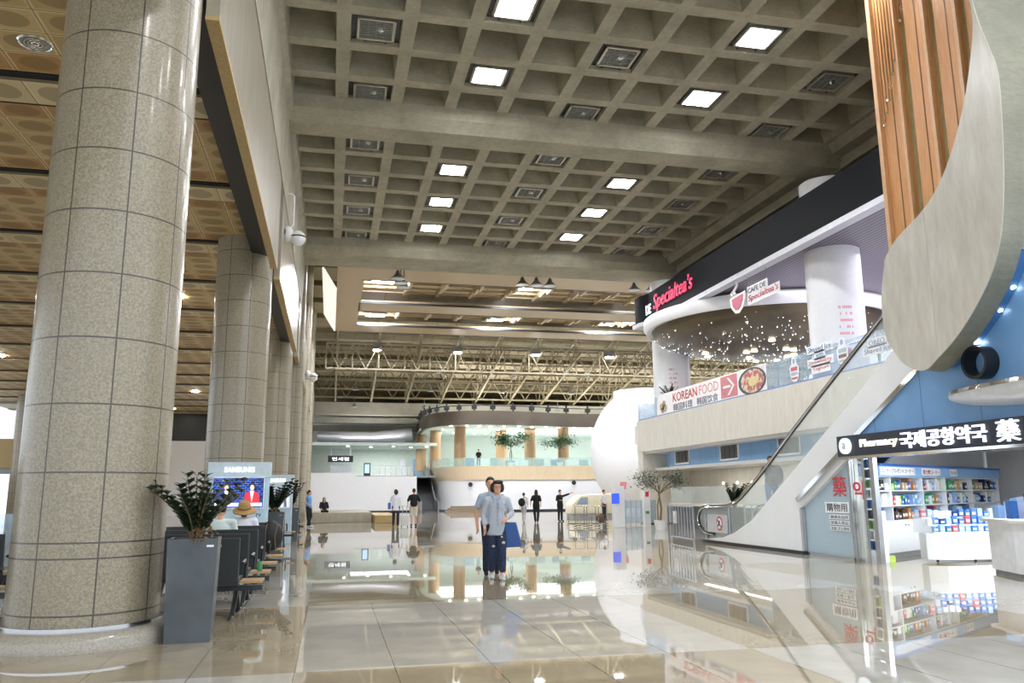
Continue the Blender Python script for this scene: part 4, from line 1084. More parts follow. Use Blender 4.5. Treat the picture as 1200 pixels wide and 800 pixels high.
def lamps(rows, nm, off):
    for k, y in enumerate(rows):
        if k % 2 == off:
            for x, c in ((3.67, 'left'), (9.62, 'right')): coffer_lamp(x, y, True, 'lit square lamp, %s column of the %s ceiling bay, %s' % (c, nm, rowname[k]), 'lit lamps of the %s ceiling bay' % nm)
        else:
            for x, c in ((.7, 'left'), (6.65, 'middle'), (12.58, 'right')): coffer_lamp(x, y, False, 'unlit square lamp, %s column of the %s ceiling bay, %s' % (c, nm, rowname[k]), 'unlit lamps of the %s ceiling bay' % nm)
lamps(YB1[::-1], 'near', 1)
lamps(YB2, 'far', 1)
for y in YB0[::2]:  # lamps of the unseen bay, added for the light they give
    for x in (3.67, 9.62): coffer_lamp(x, y, True, 'added lit square lamp of the unseen ceiling bay over the camera', 'added lit lamps over the camera')

# ---- area lights added under the ceilings to brighten shops, mezzanine and pharmacy
for i, (x, y, z, sx, sy, p, c) in enumerate(((4.5, 74, 5.4, 5, 2, 200, (.95, 1, .98)), (16, 70, 6.7, 14, 7, 650, (.95, 1, .98)), (27, 70, 6.7, 8, 7, 380, (.95, 1, .98)), (20, 24, 8.5, 9, 12, 500, (.97, .95, 1)), (15.3, 26, 2.34, .25, 12, 40, (1, .97, .9)), (13.6, 12.2, 2.46, 3, 3, 160, (.92, .96, 1)))):
    area_light('added_fill_light', (x, y, z), (0, 0, 0), sx, sy, p, c)
# ================================================================== FURNITURE, PLANTS, PEOPLE
PLM = M('planter_grey', '50565a', .4, .35, var=.2, scale=3)
LEAF = M('dark_green_leaf', '1f3322', .3, var=.3); LEAF2 = M('mid_green_leaf', '4c6a3e', .4, var=.3); STEM = M('brown_stem', '6d5b3d', .6); SOIL = M('bark_soil', '4b3a28', .9, var=.4, scale=40)
def leaf(m, p, d, ln, wd, up=Vector((0, 0, 1))):
    d = d.normalized(); s = d.cross(up); s = s.normalized() if s.length > 1e-3 else Vector((1, 0, 0)); n = s.cross(d)
    a = p; b = p + d * ln * .45 + s * wd / 2 + n * wd * .12; c = p + d * ln - n * wd * .15; e = p + d * ln * .45 - s * wd / 2 + n * wd * .12; f = p + d * ln * .5
    m.add([a, b, c, e, f], [(0, 1, 4), (1, 2, 4), (2, 3, 4), (3, 0, 4)])
def zz_plant(label, x, y, z0, sc=1.0, nst=15, seed=1):
    rnd = random.Random(seed)
    t = thing('potted_plant', label, 'plant', (x, y, z0))
    st = MB(); lf = MB()
    for i in range(nst):
        a = rnd.uniform(0, 2 * PI); tilt = rnd.uniform(.1, .75); L_ = sc * rnd.uniform(.38, .66)
        pts = []
        for k in range(8):
            u = k / 7; r_ = L_ * tilt * (u ** 1.5) ; pts.append(Vector((math.cos(a) * (r_ + .04), math.sin(a) * (r_ + .04), L_ * (u - .25 * tilt * u * u))))
        st.tube(pts, [.012 * sc * (1 - .6 * k / 7) for k in range(8)], 5)
        for k in range(1, 10):
            u = k / 9; j = min(6, int(u * 7)); p = pts[j].lerp(pts[j + 1], u * 7 - j); d = (pts[j + 1] - pts[j]).normalized()
            if u < .2: continue
            for s in (-1, 1):
                sd = Vector((-math.sin(a), math.cos(a), 0)) * s
                leaf(lf, p, sd * .8 + d * .75 + Vector((0, 0, .12)), .125 * sc * (1.15 - .35 * u), .08 * sc)
    st.build('stem', STEM, t, world=False, fix=False); lf.build('foliage', LEAF, t, world=False, fix=False)
    return t
def tapered_planter(label, x, y, w0, w1, d0, d1, hgt, rz=0):
    t = thing('tall_planter', label, 'planter', (x, y, 0), rz, 'tall grey planters along the benches')
    m = MB()
    def ring(a, b, z): return [(-a / 2, -b / 2, z), (a / 2, -b / 2, z), (a / 2, b / 2, z), (-a / 2, b / 2, z)]
    vs = ring(w0, d0, 0) + ring(w1, d1, hgt) + ring(w1 - .05, d1 - .05, hgt) + ring(w1 - .05, d1 - .05, hgt - .06)
    fs = [(3, 2, 1, 0)]
    for r_ in range(3):
        for k in range(4): fs.append((r_ * 4 + k, r_ * 4 + (k + 1) % 4, r_ * 4 + 4 + (k + 1) % 4, r_ * 4 + 4 + k))
    fs.append((12, 13, 14, 15)); m.add(vs, fs)
    m.build('body', PLM, t, world=False)
    m = MB(); m.box(-w1 / 2 + .03, -d1 / 2 + .03, hgt - .1, w1 / 2 - .03, d1 / 2 - .03, hgt - .02); m.build('soil', SOIL, t, world=False)
    MB().box(w1 * .28, -d1 / 2 - .004, hgt - .08, w1 * .42, -d1 / 2, hgt - .06).build('label_plate', STEEL, t, world=False)
    return t
tapered_planter('tall tapered grey metal planter nearest the camera, beside the huge column', -1.31, 8.86, .42, .47, .40, .45, .98, R(3))
zz_plant('dark green feathery-leaved plant in the nearest tall planter', -1.31, 8.86, .94, 1.08, 20, 3)
tapered_planter('tall grey planter in the middle distance, beside the smaller display kiosk', -1.28, 20.3, .42, .5, .42, .5, 1.0)
zz_plant('dark green plant in the middle-distance planter', -1.28, 20.3, .95, 1.35, 18, 5)
tapered_planter('farthest tall grey planter, behind the middle one', -1.15, 26.5, .42, .5, .42, .5, 1.0)
zz_plant('dark green plant in the farthest planter', -1.15, 26.5, .95, 1.4, 18, 9)
m = MB(); lfm = MB()
rnd = random.Random(4)
t = thing('dried_flowers', 'small brown dried flowers tucked under the dark leaves of the nearest planter', 'plant', (-1.25, 8.68, .94))
for i in range(40):
    a = rnd.uniform(0, 2 * PI); r_ = rnd.uniform(0, .2); leaf(lfm, Vector((r_ * math.cos(a), r_ * math.sin(a) * .5, rnd.uniform(0, .12))), Vector((rnd.uniform(-1, 1), rnd.uniform(-1, 1), rnd.uniform(.2, 1))), .07, .04)
lfm.build('foliage', M('dried_brown', '7c6346', .7, var=.3), t, world=False, fix=False)

# benches
SEATG = M('dark_bench_grey', '2b2f31', .42, var=.08); OAK = M('bench_table_wood', 'a98a60', .45)
def bench(label, x0, x1, y, group='dark high-backed benches by the screens'):
    t = thing('waiting_bench', label, 'bench', ((x0 + x1) / 2, y, 0), group=group)
    n = max(1, round((x1 - x0) / .62)); wd = (x1 - x0) / n
    for k in range(n):
        a = x0 + k * wd + .02; b = a + wd - .04
        m = MB(); m.prism([(y - .02, .34), (y + .06, .34), (y + .0, .9), (y - .05, .9)], a, b); br = m.build('backrest', SEATG, t, bevel=.012)
        MB().box(a, y + .05, .36, b, y + .5, .43).build('seat', SEATG, t, bevel=.015)
        MB().box((a + b) / 2 + .02, y - .062, .80, (a + b) / 2 + .1, y - .05, .83).build('seat_label', M('pale_label', 'b9bbb9', .5), br)
    MB().box(x0, y + .1, .28, x1 + .25, y + .2, .34).build('beam', DARK, t)
    m = MB(); m.box(x1 + .02, y - .28, .40, x1 + .27, y + .12, .425); m.build('side_table', OAK, t, bevel=.005)
    for xx in (x0 + .2, x1 - .05):
        m = MB(); m.bar((xx, y + .15, .3), (xx, y - .25, .02), .05, .03); m.bar((xx, y + .15, .3), (xx, y + .45, .02), .05, .03); lg = m.build('leg', DARK, t)
        for yy in (y - .25, y + .45): MB().lathe([(.05, 0), (.03, .03), (.015, .05)], (xx, yy, 0), 12).build('foot', BLACK, lg)
    m = MB(); m.tube([(x1 + .02, y + .42, .36), (x1 + .02, y + .46, .55), (x1 + .02, y + .3, .62), (x1 + .02, y + .02, .6)], .02, 8); m.build('armrest', BLACK, t, smooth=True)
bench('nearest dark bench, right behind the tall planter', -1.65, -1.0, 10.35)
bench('second dark bench, with a green can on its side table', -2.4, -1.0, 11.5)
bench('third dark bench, under the person in the pale shirt', -2.5, -1.0, 12.9)
bench('fourth dark bench, in front of the straw-hat person', -2.6, -1.0, 14.4)
bench('fifth dark bench, carrying a black backpack', -2.6, -1.05, 16.0)
bench('far dark bench beyond the middle planter', -2.4, -1.15, 23.3); bench('farthest dark bench behind the farthest planter', -2.4, -1.1, 29.5)
bench('dark bench at the left picture edge beyond the huge column', -6.2, -3.72, 10.3, 'dark benches at the left picture edge'); bench('second dark bench at the left picture edge', -7.2, -4.3, 12.6, 'dark benches at the left picture edge')
t = thing('drink_can', 'small green drink can on the side table of the second bench', 'can', (-.86, 11.35, .425)); MB().lathe([(.028, 0), (.032, .01), (.032, .11), (.026, .12)], n=16).build('body', M('can_green', '3c8f5c', .3), t, world=False, smooth=True)
t = thing('backpack', 'black backpack with tan piping lying against the fifth bench', 'backpack', (-1.02, 15.6, .43)); MB().ell((0, 0, .24), (.22, .14, .27), 20, 12).build('body', M('black_nylon', '1e1d1d', .6), t, world=False, smooth=True)
m = MB()
for s in (-.08, .1): m.tube([(s, -.12, .02), (s - .02, -.15, .25), (s + .02, -.1, .47)], .009, 6)
m.build('piping', M('tan_piping', '7b6748', .6), t, world=False)
tag(MB().box(-6.9, 13.6, .0, -4.6, 13.65, 1.15).build('low_glass_screen', GLT), 'low glass screen behind the left edge benches', 'screen')

# display kiosks
def kiosk(label, x, y, w_, hgt, scr, name2, big=True):
    t = thing('display_kiosk', label, 'kiosk', (x, y, 0), group='pale blue display kiosks')
    MB().box(-w_ / 2, 0, 0, w_ / 2, .3, hgt).build('cabinet', M('pale_blue_kiosk', 'bcd6e6', .3), t, world=False, bevel=.01)
    MB().box(-w_ / 2 - .03, -.02, hgt - .34, w_ / 2 + .03, .32, hgt).build('header', M('silver_blue_header', 'c8d8e2', .3), t, world=False, bevel=.01)
    text('lit_letters', 'SAMSUNG', EM('kiosk_letters', 'f6fbff', 1.7), (-w_ * .25, -.022, hgt - .22), ROT_F, .11, w_ * .5, .012, t, bold=.01, local=True)
    MB().box(-w_ * .43, -.05, scr[0], w_ * .43, 0, scr[1]).build('screen_frame', M('white_bezel', 'e6ecf2', .3), t, world=False, bevel=.006)
    return t
k1 = kiosk('pale blue kiosk with a big news screen, behind the benches', -1.97, 19.0, 1.27, 2.12, (1.1, 1.8), True)
sx, z0, z1 = .53, 1.13, 1.77
tn = NT('studio_screen'); v, x_, y_, z_ = tn.pos('Object')
br = tn.n('ShaderNodeTexBrick'); tn.l(v, br.inputs[0]); br.inputs['Scale'].default_value = 5
mp = tn.n('ShaderNodeMapping'); tn.l(v, mp.inputs[0]); mp.inputs[2].default_value = (PI / 2, 0, 0); tn.l(mp.outputs[0], br.inputs[0])
br.inputs['Color1'].default_value = (*hx('16307f'), 1); br.inputs['Color2'].default_value = (*hx('0a1238'), 1); br.inputs['Mortar'].default_value = (*hx('4a7ae0'), 1); br.inputs['Mortar Size'].default_value = .03
nz = tn.noise(v, 9, 3); cc_ = tn.mix(tn.ramp(nz, .45, .7), br.outputs[0], hx('05070f'))
tn.set(col=(0, 0, 0), ecol=cc_, emit=1.3)
scr1 = MB().box(-sx, -.055, z0, sx, -.05, z1).build('screen', tn.m, k1, world=False)
SK_E = EM('screen_skin', 'e8c8b4', 1.0); WH_E = EM('screen_white', 'eef2ff', 1.3); RD_E = EM('screen_red', 'c8283e', 1.0); BL_E = EM('screen_blue', '22397c', .9); HR_E = EM('screen_black', '120c0c', .6)
for x, ct_ in ((-.25, BL_E), (.29, RD_E)):
    MB().prism([(x - .17, z0 + .1), (x - .15, z0 + .3), (x - .05, z0 + .36), (x + .05, z0 + .36), (x + .15, z0 + .3), (x + .17, z0 + .1)], -.058, -.055, 'y').build('presenter_jacket', ct_, scr1, world=False)
    MB().prism([(x - .04, z0 + .36), (x, z0 + .12), (x + .04, z0 + .36)], -.06, -.058, 'y').build('presenter_shirt', WH_E, scr1, world=False)
    MB().prism([(x + .065 * math.cos(a * PI / 8), z0 + .45 + .09 * math.sin(a * PI / 8)) for a in range(16)], -.06, -.056, 'y').build('presenter_hair', HR_E, scr1, world=False)
    MB().prism([(x + .045 * math.cos(a * PI / 8), z0 + .43 + .065 * math.sin(a * PI / 8)) for a in range(16)], -.062, -.06, 'y').build('presenter_face', SK_E, scr1, world=False)
MB().box(-sx + .05, -.062, z0 + .03, sx - .02, -.06, z0 + .1).build('news_ticker', WH_E, scr1, world=False)
text('letters', 'TV', M('dark_print', '2c3e50', .4), (.38, -.003, .93), ROT_F, .07, .12, .004, k1, bold=.02, local=True)
k2 = kiosk('smaller pale blue display kiosk behind the middle planter', -1.5, 25.0, .85, 1.98, (1.0, 1.62), False)
tn = NT('swirl_screen'); v, x_, y_, z_ = tn.pos('Object'); wv = tn.n('ShaderNodeTexWave'); tn.l(v, wv.inputs[0]); wv.inputs['Scale'].default_value = 1.5; wv.inputs['Distortion'].default_value = 6
tn.set(col=(0, 0, 0), ecol=tn.mix(wv.outputs['Fac'], hx('2c3f60'), hx('eef2f8')), emit=1.0)
MB().box(-.33, -.056, 1.05, .33, -.05, 1.57).build('screen', tn.m, k2, world=False)

# globe cameras on the left pilasters
for i, (x, y, z, r_) in enumerate(((-1.25, 22.9, 8.6, .22), (-1.2, 44.3, 7.6, .24))):
    t = thing('globe_camera', ['white globe camera pair on a curved arm by the first beam', 'small white globe camera pair on the far pilaster'][i], 'camera', (x, y, z), group='globe cameras on the left wall')
    MB().tube([(-.35, 0, 1.3), (-.1, 0, 1.32), (-.03, 0, 1.25), (-.03, 0, .4), (-.15, 0, .2)], .025, 8).build('arm', WHITE, t, world=False, smooth=True)
    MB().ell((.12, 0, 0), r_, 20, 14).build('globe', WHITE, t, world=False, smooth=True); MB().lathe([(r_ * 1.02, -.02), (r_ * 1.02, .02)], (.12, 0, 0.03), 24).build('band', BLACK, t, world=False)
    MB().ell((-.18, 0, .12), (r_ * .8, r_, r_ * 1.05), 20, 14).build('dish', OFFW, t, world=False, smooth=True); MB().ell((-.24, -.12, .12), (.1, .1, .12), 12, 8).build('lens', BLACK, t, world=False, smooth=True)
t = thing('recessed_downlight', 'round chrome-ringed downlight in the gold ceiling, top left corner', 'downlight', (-4.45, 12.1, 7.95)); MB().lathe([(.2, 0), (.22, -.02), (.24, 0)], n=28, cap=False).build('ring', CHROME, t, world=False, smooth=True); MB().lathe([(.2, -.005), (.2, .01)], n=28).build('lens', M('grey_lens', '9fa2a4', .2, .4), t, world=False)
for k in range(3): MB().lathe([(.04 + k * .05, -.012), (.055 + k * .05, -.012)], n=24, cap=False).build('inner_ring', CHROME, t, world=False)
for i in range(16):
    x = -5.2 - (i % 4) * 3.4; y = 28 + (i // 4) * 12.6 + 1.2 * (i % 2)
    tag(MB().lathe([(.2, 0), (.2, .04)], (x, y, 7.90), 16).build('downlight', LAMPS), 'lit round downlight in the gold ceiling of the left wing', 'downlight', 'lit downlights in the gold ceiling')

# ---- things near the escalator foot
def barrier(a, b, label, hgt=1.0, n=9, group='steel barriers round the escalator foot'):
    t = thing('steel_barrier', label, 'barrier', (*a, 0), group=group); A = Vector((*a, 0)); B = Vector((*b, 0))
    m = MB()
    for z in (.12, hgt): m.bar(A + Vector((0, 0, z)), B + Vector((0, 0, z)), .035)
    m.build('rail', STEEL, t)
    for i in range(n + 1):
        p = A.lerp(B, i / n); r_ = .02 if 0 < i < n else .035
        MB().tube([p + Vector((0, 0, .0 if i in (0, n) else .12)), p + Vector((0, 0, hgt))], r_, 6).build('post' if i in (0, n) else 'bar', STEEL, t)
    t2 = tag(MB().box(A.lerp(B, .3).x - .01, A.lerp(B, .3).y - .12, .5, A.lerp(B, .3).x, A.lerp(B, .3).y + .12, .85).build('notice_card', WHITE, t))
barrier((10.0, 23.3), (9.75, 21.0), 'steel barrier in front of the escalator foot, carrying a white notice')
barrier((12.7, 23.6), (12.6, 19.4), 'steel barrier behind the escalator foot')
def small_tree(label, x, y, z, hgt, cr, seed, leafm=LEAF2, n=420, pot=True, potc=None, lsz=1.0):
    rnd = random.Random(seed); t = thing('potted_tree', label, 'tree', (x, y, z))
    m = MB(); m.tube([(0, 0, .3), (.05, 0, hgt * .35), (-.03, 0, hgt * .6), (.03, 0, hgt * .75)], [.05, .045, .035, .025], 8)
    m.tube([(-.08, .02, .3), (-.1, 0, hgt * .4), (.02, 0, hgt * .62)], [.035, .03, .02], 6)
    cl = []
    for i in range(9):
        a = rnd.uniform(0, 2 * PI); r_ = cr * rnd.uniform(.45, .95); e = Vector((r_ * math.cos(a), r_ * math.sin(a) * .8, hgt * rnd.uniform(.74, .95)))
        m.tube([(0, 0, hgt * .6), (e.x * .5, e.y * .5, (hgt * .65 + e.z) / 2), e], [.02, .015, .008], 5); cl.append(e)
    m.build('trunk', M('grey_brown_bark', '8a765b', .7), t, world=False, smooth=True)
    lf = MB()
    for i in range(n):
        c = rnd.choice(cl); p = c + Vector((rnd.gauss(0, cr * .22), rnd.gauss(0, cr * .22), rnd.gauss(0, cr * .13))); leaf(lf, p, Vector((rnd.uniform(-1, 1), rnd.uniform(-1, 1), rnd.uniform(-.4, .4))), .13 * hgt / 2.2 * lsz, .07 * hgt / 2.2 * lsz)
    lf.build('foliage', leafm, t, world=False, fix=False)
    if pot: MB().lathe([(.2, 0), (.26, .35), (.23, .35), (.22, .3)], n=24).build('pot', potc or WHITE, t, world=False, smooth=True)
small_tree('slender potted tree with a flat grey-green crown by the beige pillar', 12.35, 29.5, 0, 2.25, .85, 2, M('grey_green_leaf', '6a7466', .5, var=.3), 1000)
small_tree('small bushy tree on the far upper floor, left of two', 14.3, 64.6, 3.5, 2.6, 1.5, 5, M('leaf_green', '4f7a52', .5, var=.3), 1100, lsz=1.7); small_tree('small bushy tree on the far upper floor, right of two', 18.3, 64.2, 3.5, 2.3, 1.5, 6, M('leaf_green', '4f7a52', .5, var=.3), 1100, lsz=1.7)
zz_plant('dark spiky plant at the left end of the mezzanine behind the banner', 14.25, 32.5, 5.25, 1.2, 14, 12); zz_plant('dark spiky plant behind the escalator handrail at floor level', 12.9, 24.6, 0.9, 1.3, 14, 13)
tapered_planter('pale planter behind the steel barrier under the mezzanine', 12.9, 24.6, .4, .5, .4, .5, .9)
t = thing('fire_post', 'slim white post with red fire box by the potted tree', 'post', (12.6, 31.5, 0)); MB().box(-.13, -.1, 0, .13, .1, 1.55).build('post', WHITE, t, world=False); MB().box(-.07, -.12, 1.22, .07, -.1, 1.42).build('red_box', M('signal_red', 'cf2f33', .5), t, world=False); MB().box(-.08, -.13, .55, .06, -.1, .65).build('green_tag', M('tag_green', '3f8f62', .5), t, world=False)
t = thing('glass_counter', 'beige counter with glass screen under the mezzanine behind the barriers', 'counter', (14, 26, 0)); MB().box(13.9, 24, 0, 14.3, 32, .85).build('body', M('dark_counter_front', '55585e', .5), t); MB().box(13.8, 24, .85, 14.4, 32, .95).build('top', BEIGE, t); MB().box(13.9, 24, .95, 13.92, 32, 1.6).build('glass', GL, t)
for k in range(6): tag(MB().ell((15.9, 25.2 + k * 1.2, 1.75), .05, 10, 8).build('wall_lamp', EM('small_wall_lamp', 'fff6e8', 6.0)), 'small bright wall lamp behind the glass counter', 'lamp', 'wall lamps behind the glass counter')
k3 = thing('information_kiosk', 'slim white kiosk with a blue screen near the luggage carts', 'kiosk', (11.5, 31.9, 0)); MB().box(-.2, -.15, 0, .26, .15, 1.66).build('body', WHITE, k3, world=False, bevel=.02); MB().box(-.3, -.2, .95, .02, -.14, 1.36).build('screen', EM('blue_screen', '2d4fd0', 1.1), k3, world=False)
text('words', '0000', EM('screen_white', 'eef2ff', 1.3), (-.24, -.203, 1.05), ROT_F, .05, .18, .003, k3, local=True) if False else None
for i in range(3):
    t = thing('luggage_cart', ['steel luggage cart nearest the white kiosk, with a brown bag', 'steel luggage cart in the middle of the row by the kiosk', 'steel luggage cart leftmost in the row by the kiosk'][i], 'cart', (11.0 - i * .47, 32.3 + i * .1, 0), .1, 'luggage carts by the white kiosk')
    m = MB(); m.tube([(-.2, 0, .12), (-.2, 0, .85), (.2, 0, .85), (.2, 0, .12)], .02, 6); m.tube([(-.2, .7, .12), (-.2, .7, .45), (.2, .7, .45), (.2, .7, .12)], .018, 6)
    for s in (-.2, .2): m.tube([(s, 0, .12), (s, .8, .12)], .02, 6); m.tube([(s, 0, .5), (s, .7, .45)], .015, 6)
    for k in range(5): m.tube([(-.2, .1 + k * .15, .14), (.2, .1 + k * .15, .14)], .012, 6)
    m.build('frame', STEEL, t, world=False)
    for a, b in ((-.2, 0), (.2, 0), (-.2, .75), (.2, .75)): MB().lathe([(.05, -.015), (.05, .015)], n=12).build('wheel', BLACK, t, world=False).location = (a, b, .05)
t = thing('brown_bag', 'brown bag lying in the nearest luggage cart', 'bag', (10.98, 32.6, .16)); MB().ell((0, 0, .2), (.17, .22, .2), 14, 9).build('body', M('bag_brown', '6b4a38', .6), t, world=False, smooth=True)
cv = thing('cream_booth_car', 'small cream car-shaped booth in front of the far white wall', 'vehicle', (15.0, 46.5, 0))
MB().prism([(-1.3, .2), (-1.25, .75), (-.7, 1.25), (1.2, 1.35), (1.6, .9), (1.6, .2)], -.7, .7, 'y').build('body', M('cream_paint', 'ece3c8', .3), cv, world=False, bevel=.08, smooth=True)
MB().prism([(-1.02, .72), (-.72, 1.12), (-.3, 1.14), (-.3, .72)], -.72, -.705, 'y').build('window', M('grey_window', '8fa0ae', .1), cv, world=False)
MB().box(-1.2, -.65, .0, 1.5, .65, .2).build('base', M('grey_base', '9a9a98', .5), cv, world=False)
for i in range(7):
    t = thing('bollard_screen', 'waist-high bluish glass screen panel in the row left of the beige pillar', 'screen', (12.3 + i * .33, 33.4 + i * .25, 0), .2, 'bluish glass screens left of the beige pillar')
    MB().box(-.15, -.01, .08, .15, .01, 1.05).build('pane', GLT, t, world=False); MB().tube([(-.16, 0, 0), (-.16, 0, 1.1)], .02, 6).build('post', STEEL, t, world=False)
t = thing('standing_banner', 'small slanted red and white standing banner by the glass screens', 'banner', (13.7, 37.5, 0)); MB().prism([(-.22, 0), (.1, 0), (.32, 1.9), (0, 1.9)], -.01, .01, 'y').build('sheet', M('pale_banner', 'e6e6ee', .5), t, world=False)
MB().prism([(-.06, 1.55), (.27, 1.55), (.32, 1.9), (0, 1.9)], -.014, -.01, 'y').build('red_print', M('rose_print', 'e08a94', .5), t, world=False); MB().prism([(-.16, .6), (.16, .6), (.2, .9), (-.12, .9)], -.014, -.01, 'y').build('red_print', M('rose_print', 'e08a94', .5), t, world=False)
# far left shop, stair, railings
t = thing('shop_sign', 'black shop sign with lit white lettering above the far left shop', 'sign', (.8, 70.9, 4.2)); MB().box(-.25, 71, 4.1, 1.85, 71.2, 4.65).build('board', BLACK, t); [MB().box(x_h, 71.08, 4.6, x_h + .04, 71.12, 5.52).build('hanger', STEEL, t) for x_h in (0, 1.6)]; text('lit_letters', '면세점', EM('sign_white', 'f4f7ff', 1.3), (0.1, 71, 4.22), ROT_F, .3, 1.4, .01, t, bold=.02)
for i in range(3): tag(MB().box(.0 + i * .62, 71.4, 2.85, .5 + i * .62, 71.8, 3.9).build('shop_cabinet', M('shop_white', 'dfe3ea', .3)), 'white display cabinet under the far black shop sign', 'cabinet', 'white cabinets under the shop sign')
t = thing('poster_lightbox', 'upright dark lightbox with a blue white picture at the far upper floor', 'lightbox', (3.0, 70.2, 2.85)); MB().box(2.75, 70.2, 2.85, 3.3, 70.4, 4.0).build('case', M('navy', '16233f', .4), t); MB().box(2.82, 70.18, 3.15, 3.22, 70.2, 3.9).build('picture', EM('picture_blue', 'a8c4e8', 1.2), t)
t = thing('upper_railing', 'low steel and glass railing along the far left upper floor', 'railing', (4, 66.6, 2.85)); MB().box(3.4, 66.7, 2.9, 6.6, 66.72, 3.55).build('glass', GL, t)
for k in range(8): MB().box(3.4 + k * .45, 66.68, 2.85, 3.44 + k * .45, 66.74, 3.6).build('post', STEEL, t)
MB().box(3.4, 66.67, 3.57, 6.6, 66.75, 3.62).build('rail', STEEL, t)
for i, (x, w_, c) in enumerate(((6.4, .5, 'pale'), (7.6, .9, 'blue'))): tag(MB().box(x, 77.3, 2.85, x + w_, 77.5, 4.6).build('doorway_panel', M('door_' + c, 'eef0f4' if c == 'pale' else 'a9c4e4', .4)), '%s doorway panel in the far pale green wall' % c, 'door')
ev = thing('far_escalator', 'dark escalator climbing beside the curved white wall at the far end', 'escalator', (7.8, 66, 0))
MB().prism([(63.8, 0), (66, .15), (71, 2.9), (72.5, 2.9), (72.5, 2.6), (66.5, 0)], 7.0, 8.25).build('bed', M('escalator_dark', '5d5e60', .4), ev)
for x in (6.96, 8.29): MB().prism([(63.6, 0), (63.6, .8), (65.8, .95), (71, 3.7), (72.5, 3.75), (72.5, 2.7), (71, 2.7), (66, 0)], x - .04, x + .04).build('balustrade', M('grey_balustrade', '84868a', .3), ev)
for i, x in enumerate((0, 1, 2)): struct(MB().box(8.6 + i * .3, 62.0 + i * .5, 0, 13, 62.5 + i * .5, .15 + .15 * i).build('trim_%d' % (80 + i), M('brown_step', '8a7a66', .5)))
for k in range(3): tag(MB().lathe([(.18, 0), (.18, .05)], n=20).build('wall_speaker', BLACK), 'round black opening in the far curved white wall', 'speaker', 'round black openings in the far white wall')
sps = [o for o in COL.objects if o.name.startswith('wall_speaker')]
for o, (x, y, z) in zip(sps, ((10.9, 64.35, 2.1), (19.2, 63.4, 2.2), (21.4, 62.9, 2.2))): o.location = (x, y, z); o.rotation_euler = (PI / 2, 0, 0)
for i in range(9):
    tag(MB().box(0, 0, 0, random.uniform(.6, 1.1), .4, random.uniform(.5, .8)).build('shop_goods', M(['goods_blue', 'goods_white', 'goods_grey'][i % 3], ['3f62a8', 'e8ecf2', '7d8894'][i % 3], .5)), ['blue', 'white', 'grey'][i % 3] + ' low goods stand behind the far glass balustrade', 'stand', ['blue', 'white', 'grey'][i % 3] + ' goods stands behind the far glass').location = (10.5 + i * 1.25, 66.4 - (i > 5) * .8, 3.5)
# ---- people: one continuous body each, clothes and hair as parts
SKIN = M('skin', 'd3a284', .5, var=.04, scale=20); HAIR = M('black_hair', '17120f', .45, var=.25, scale=60)
def capsule(m, pts, rs, n=12):
    for i in range(len(pts) - 1):
        a, b = Vector(pts[i]), Vector(pts[i + 1]); k = 4
        m.tube([a.lerp(b, j / k) for j in range(k + 1)], [rs[i] + (rs[i + 1] - rs[i]) * j / k for j in range(k + 1)], n)
    for p, r in zip(pts, rs): m.ell(p, r, n, 8)
def loft(m, secs, n=20):
    """stack of ellipses (cx, cy, z, rx, ry)"""
    vs = []; fs = []
    for (cx, cy, z, rx, ry) in secs:
        for k in range(n):
            t = 2 * PI * k / n; vs.append((cx + rx * math.cos(t), cy + ry * math.sin(t), z))
    for i in range(len(secs) - 1):
        for k in range(n):
            a = i * n + k; b = i * n + (k + 1) % n; fs.append((a, b, b + n, a + n))
    fs.append(tuple(range(n - 1, -1, -1))); fs.append(tuple((len(secs) - 1) * n + k for k in range(n)))
    m.add(vs, fs)
def hand(m, w_, d, sidev, s, curl=.5):
    """palm and five fingers; d points along the hand, sidev towards the thumb"""
    d = Vector(d).normalized(); u = Vector(sidev); u = (u - d * u.dot(d)).normalized(); nrm = d.cross(u); w_ = Vector(w_)
    c = w_ + d * .045 * s
    for k in range(4):
        o = u * (.03 - .02 * k) * s; capsule(m, [w_ + o * .6, c + o + d * .035 * s], [.016 * s, .013 * s], 8)
        L_ = [.068, .076, .07, .055][k] * s; b = c + o + d * .038 * s
        q = b + (d * math.cos(curl * .5) + nrm * math.sin(curl * .5)) * L_ * .55; e = q + (d * math.cos(curl * 1.4) + nrm * math.sin(curl * 1.4)) * L_ * .5
        capsule(m, [b, q, e], [.0095 * s, .009 * s, .0075 * s], 8)
    b = w_ + d * .02 * s + u * .025 * s; q = b + (d * .6 + u * .7 + nrm * .25).normalized() * .035 * s; e = q + (d * .9 + u * .25 + nrm * .3).normalized() * .03 * s
    capsule(m, [b, q, e], [.013 * s, .0105 * s, .009 * s], 8)
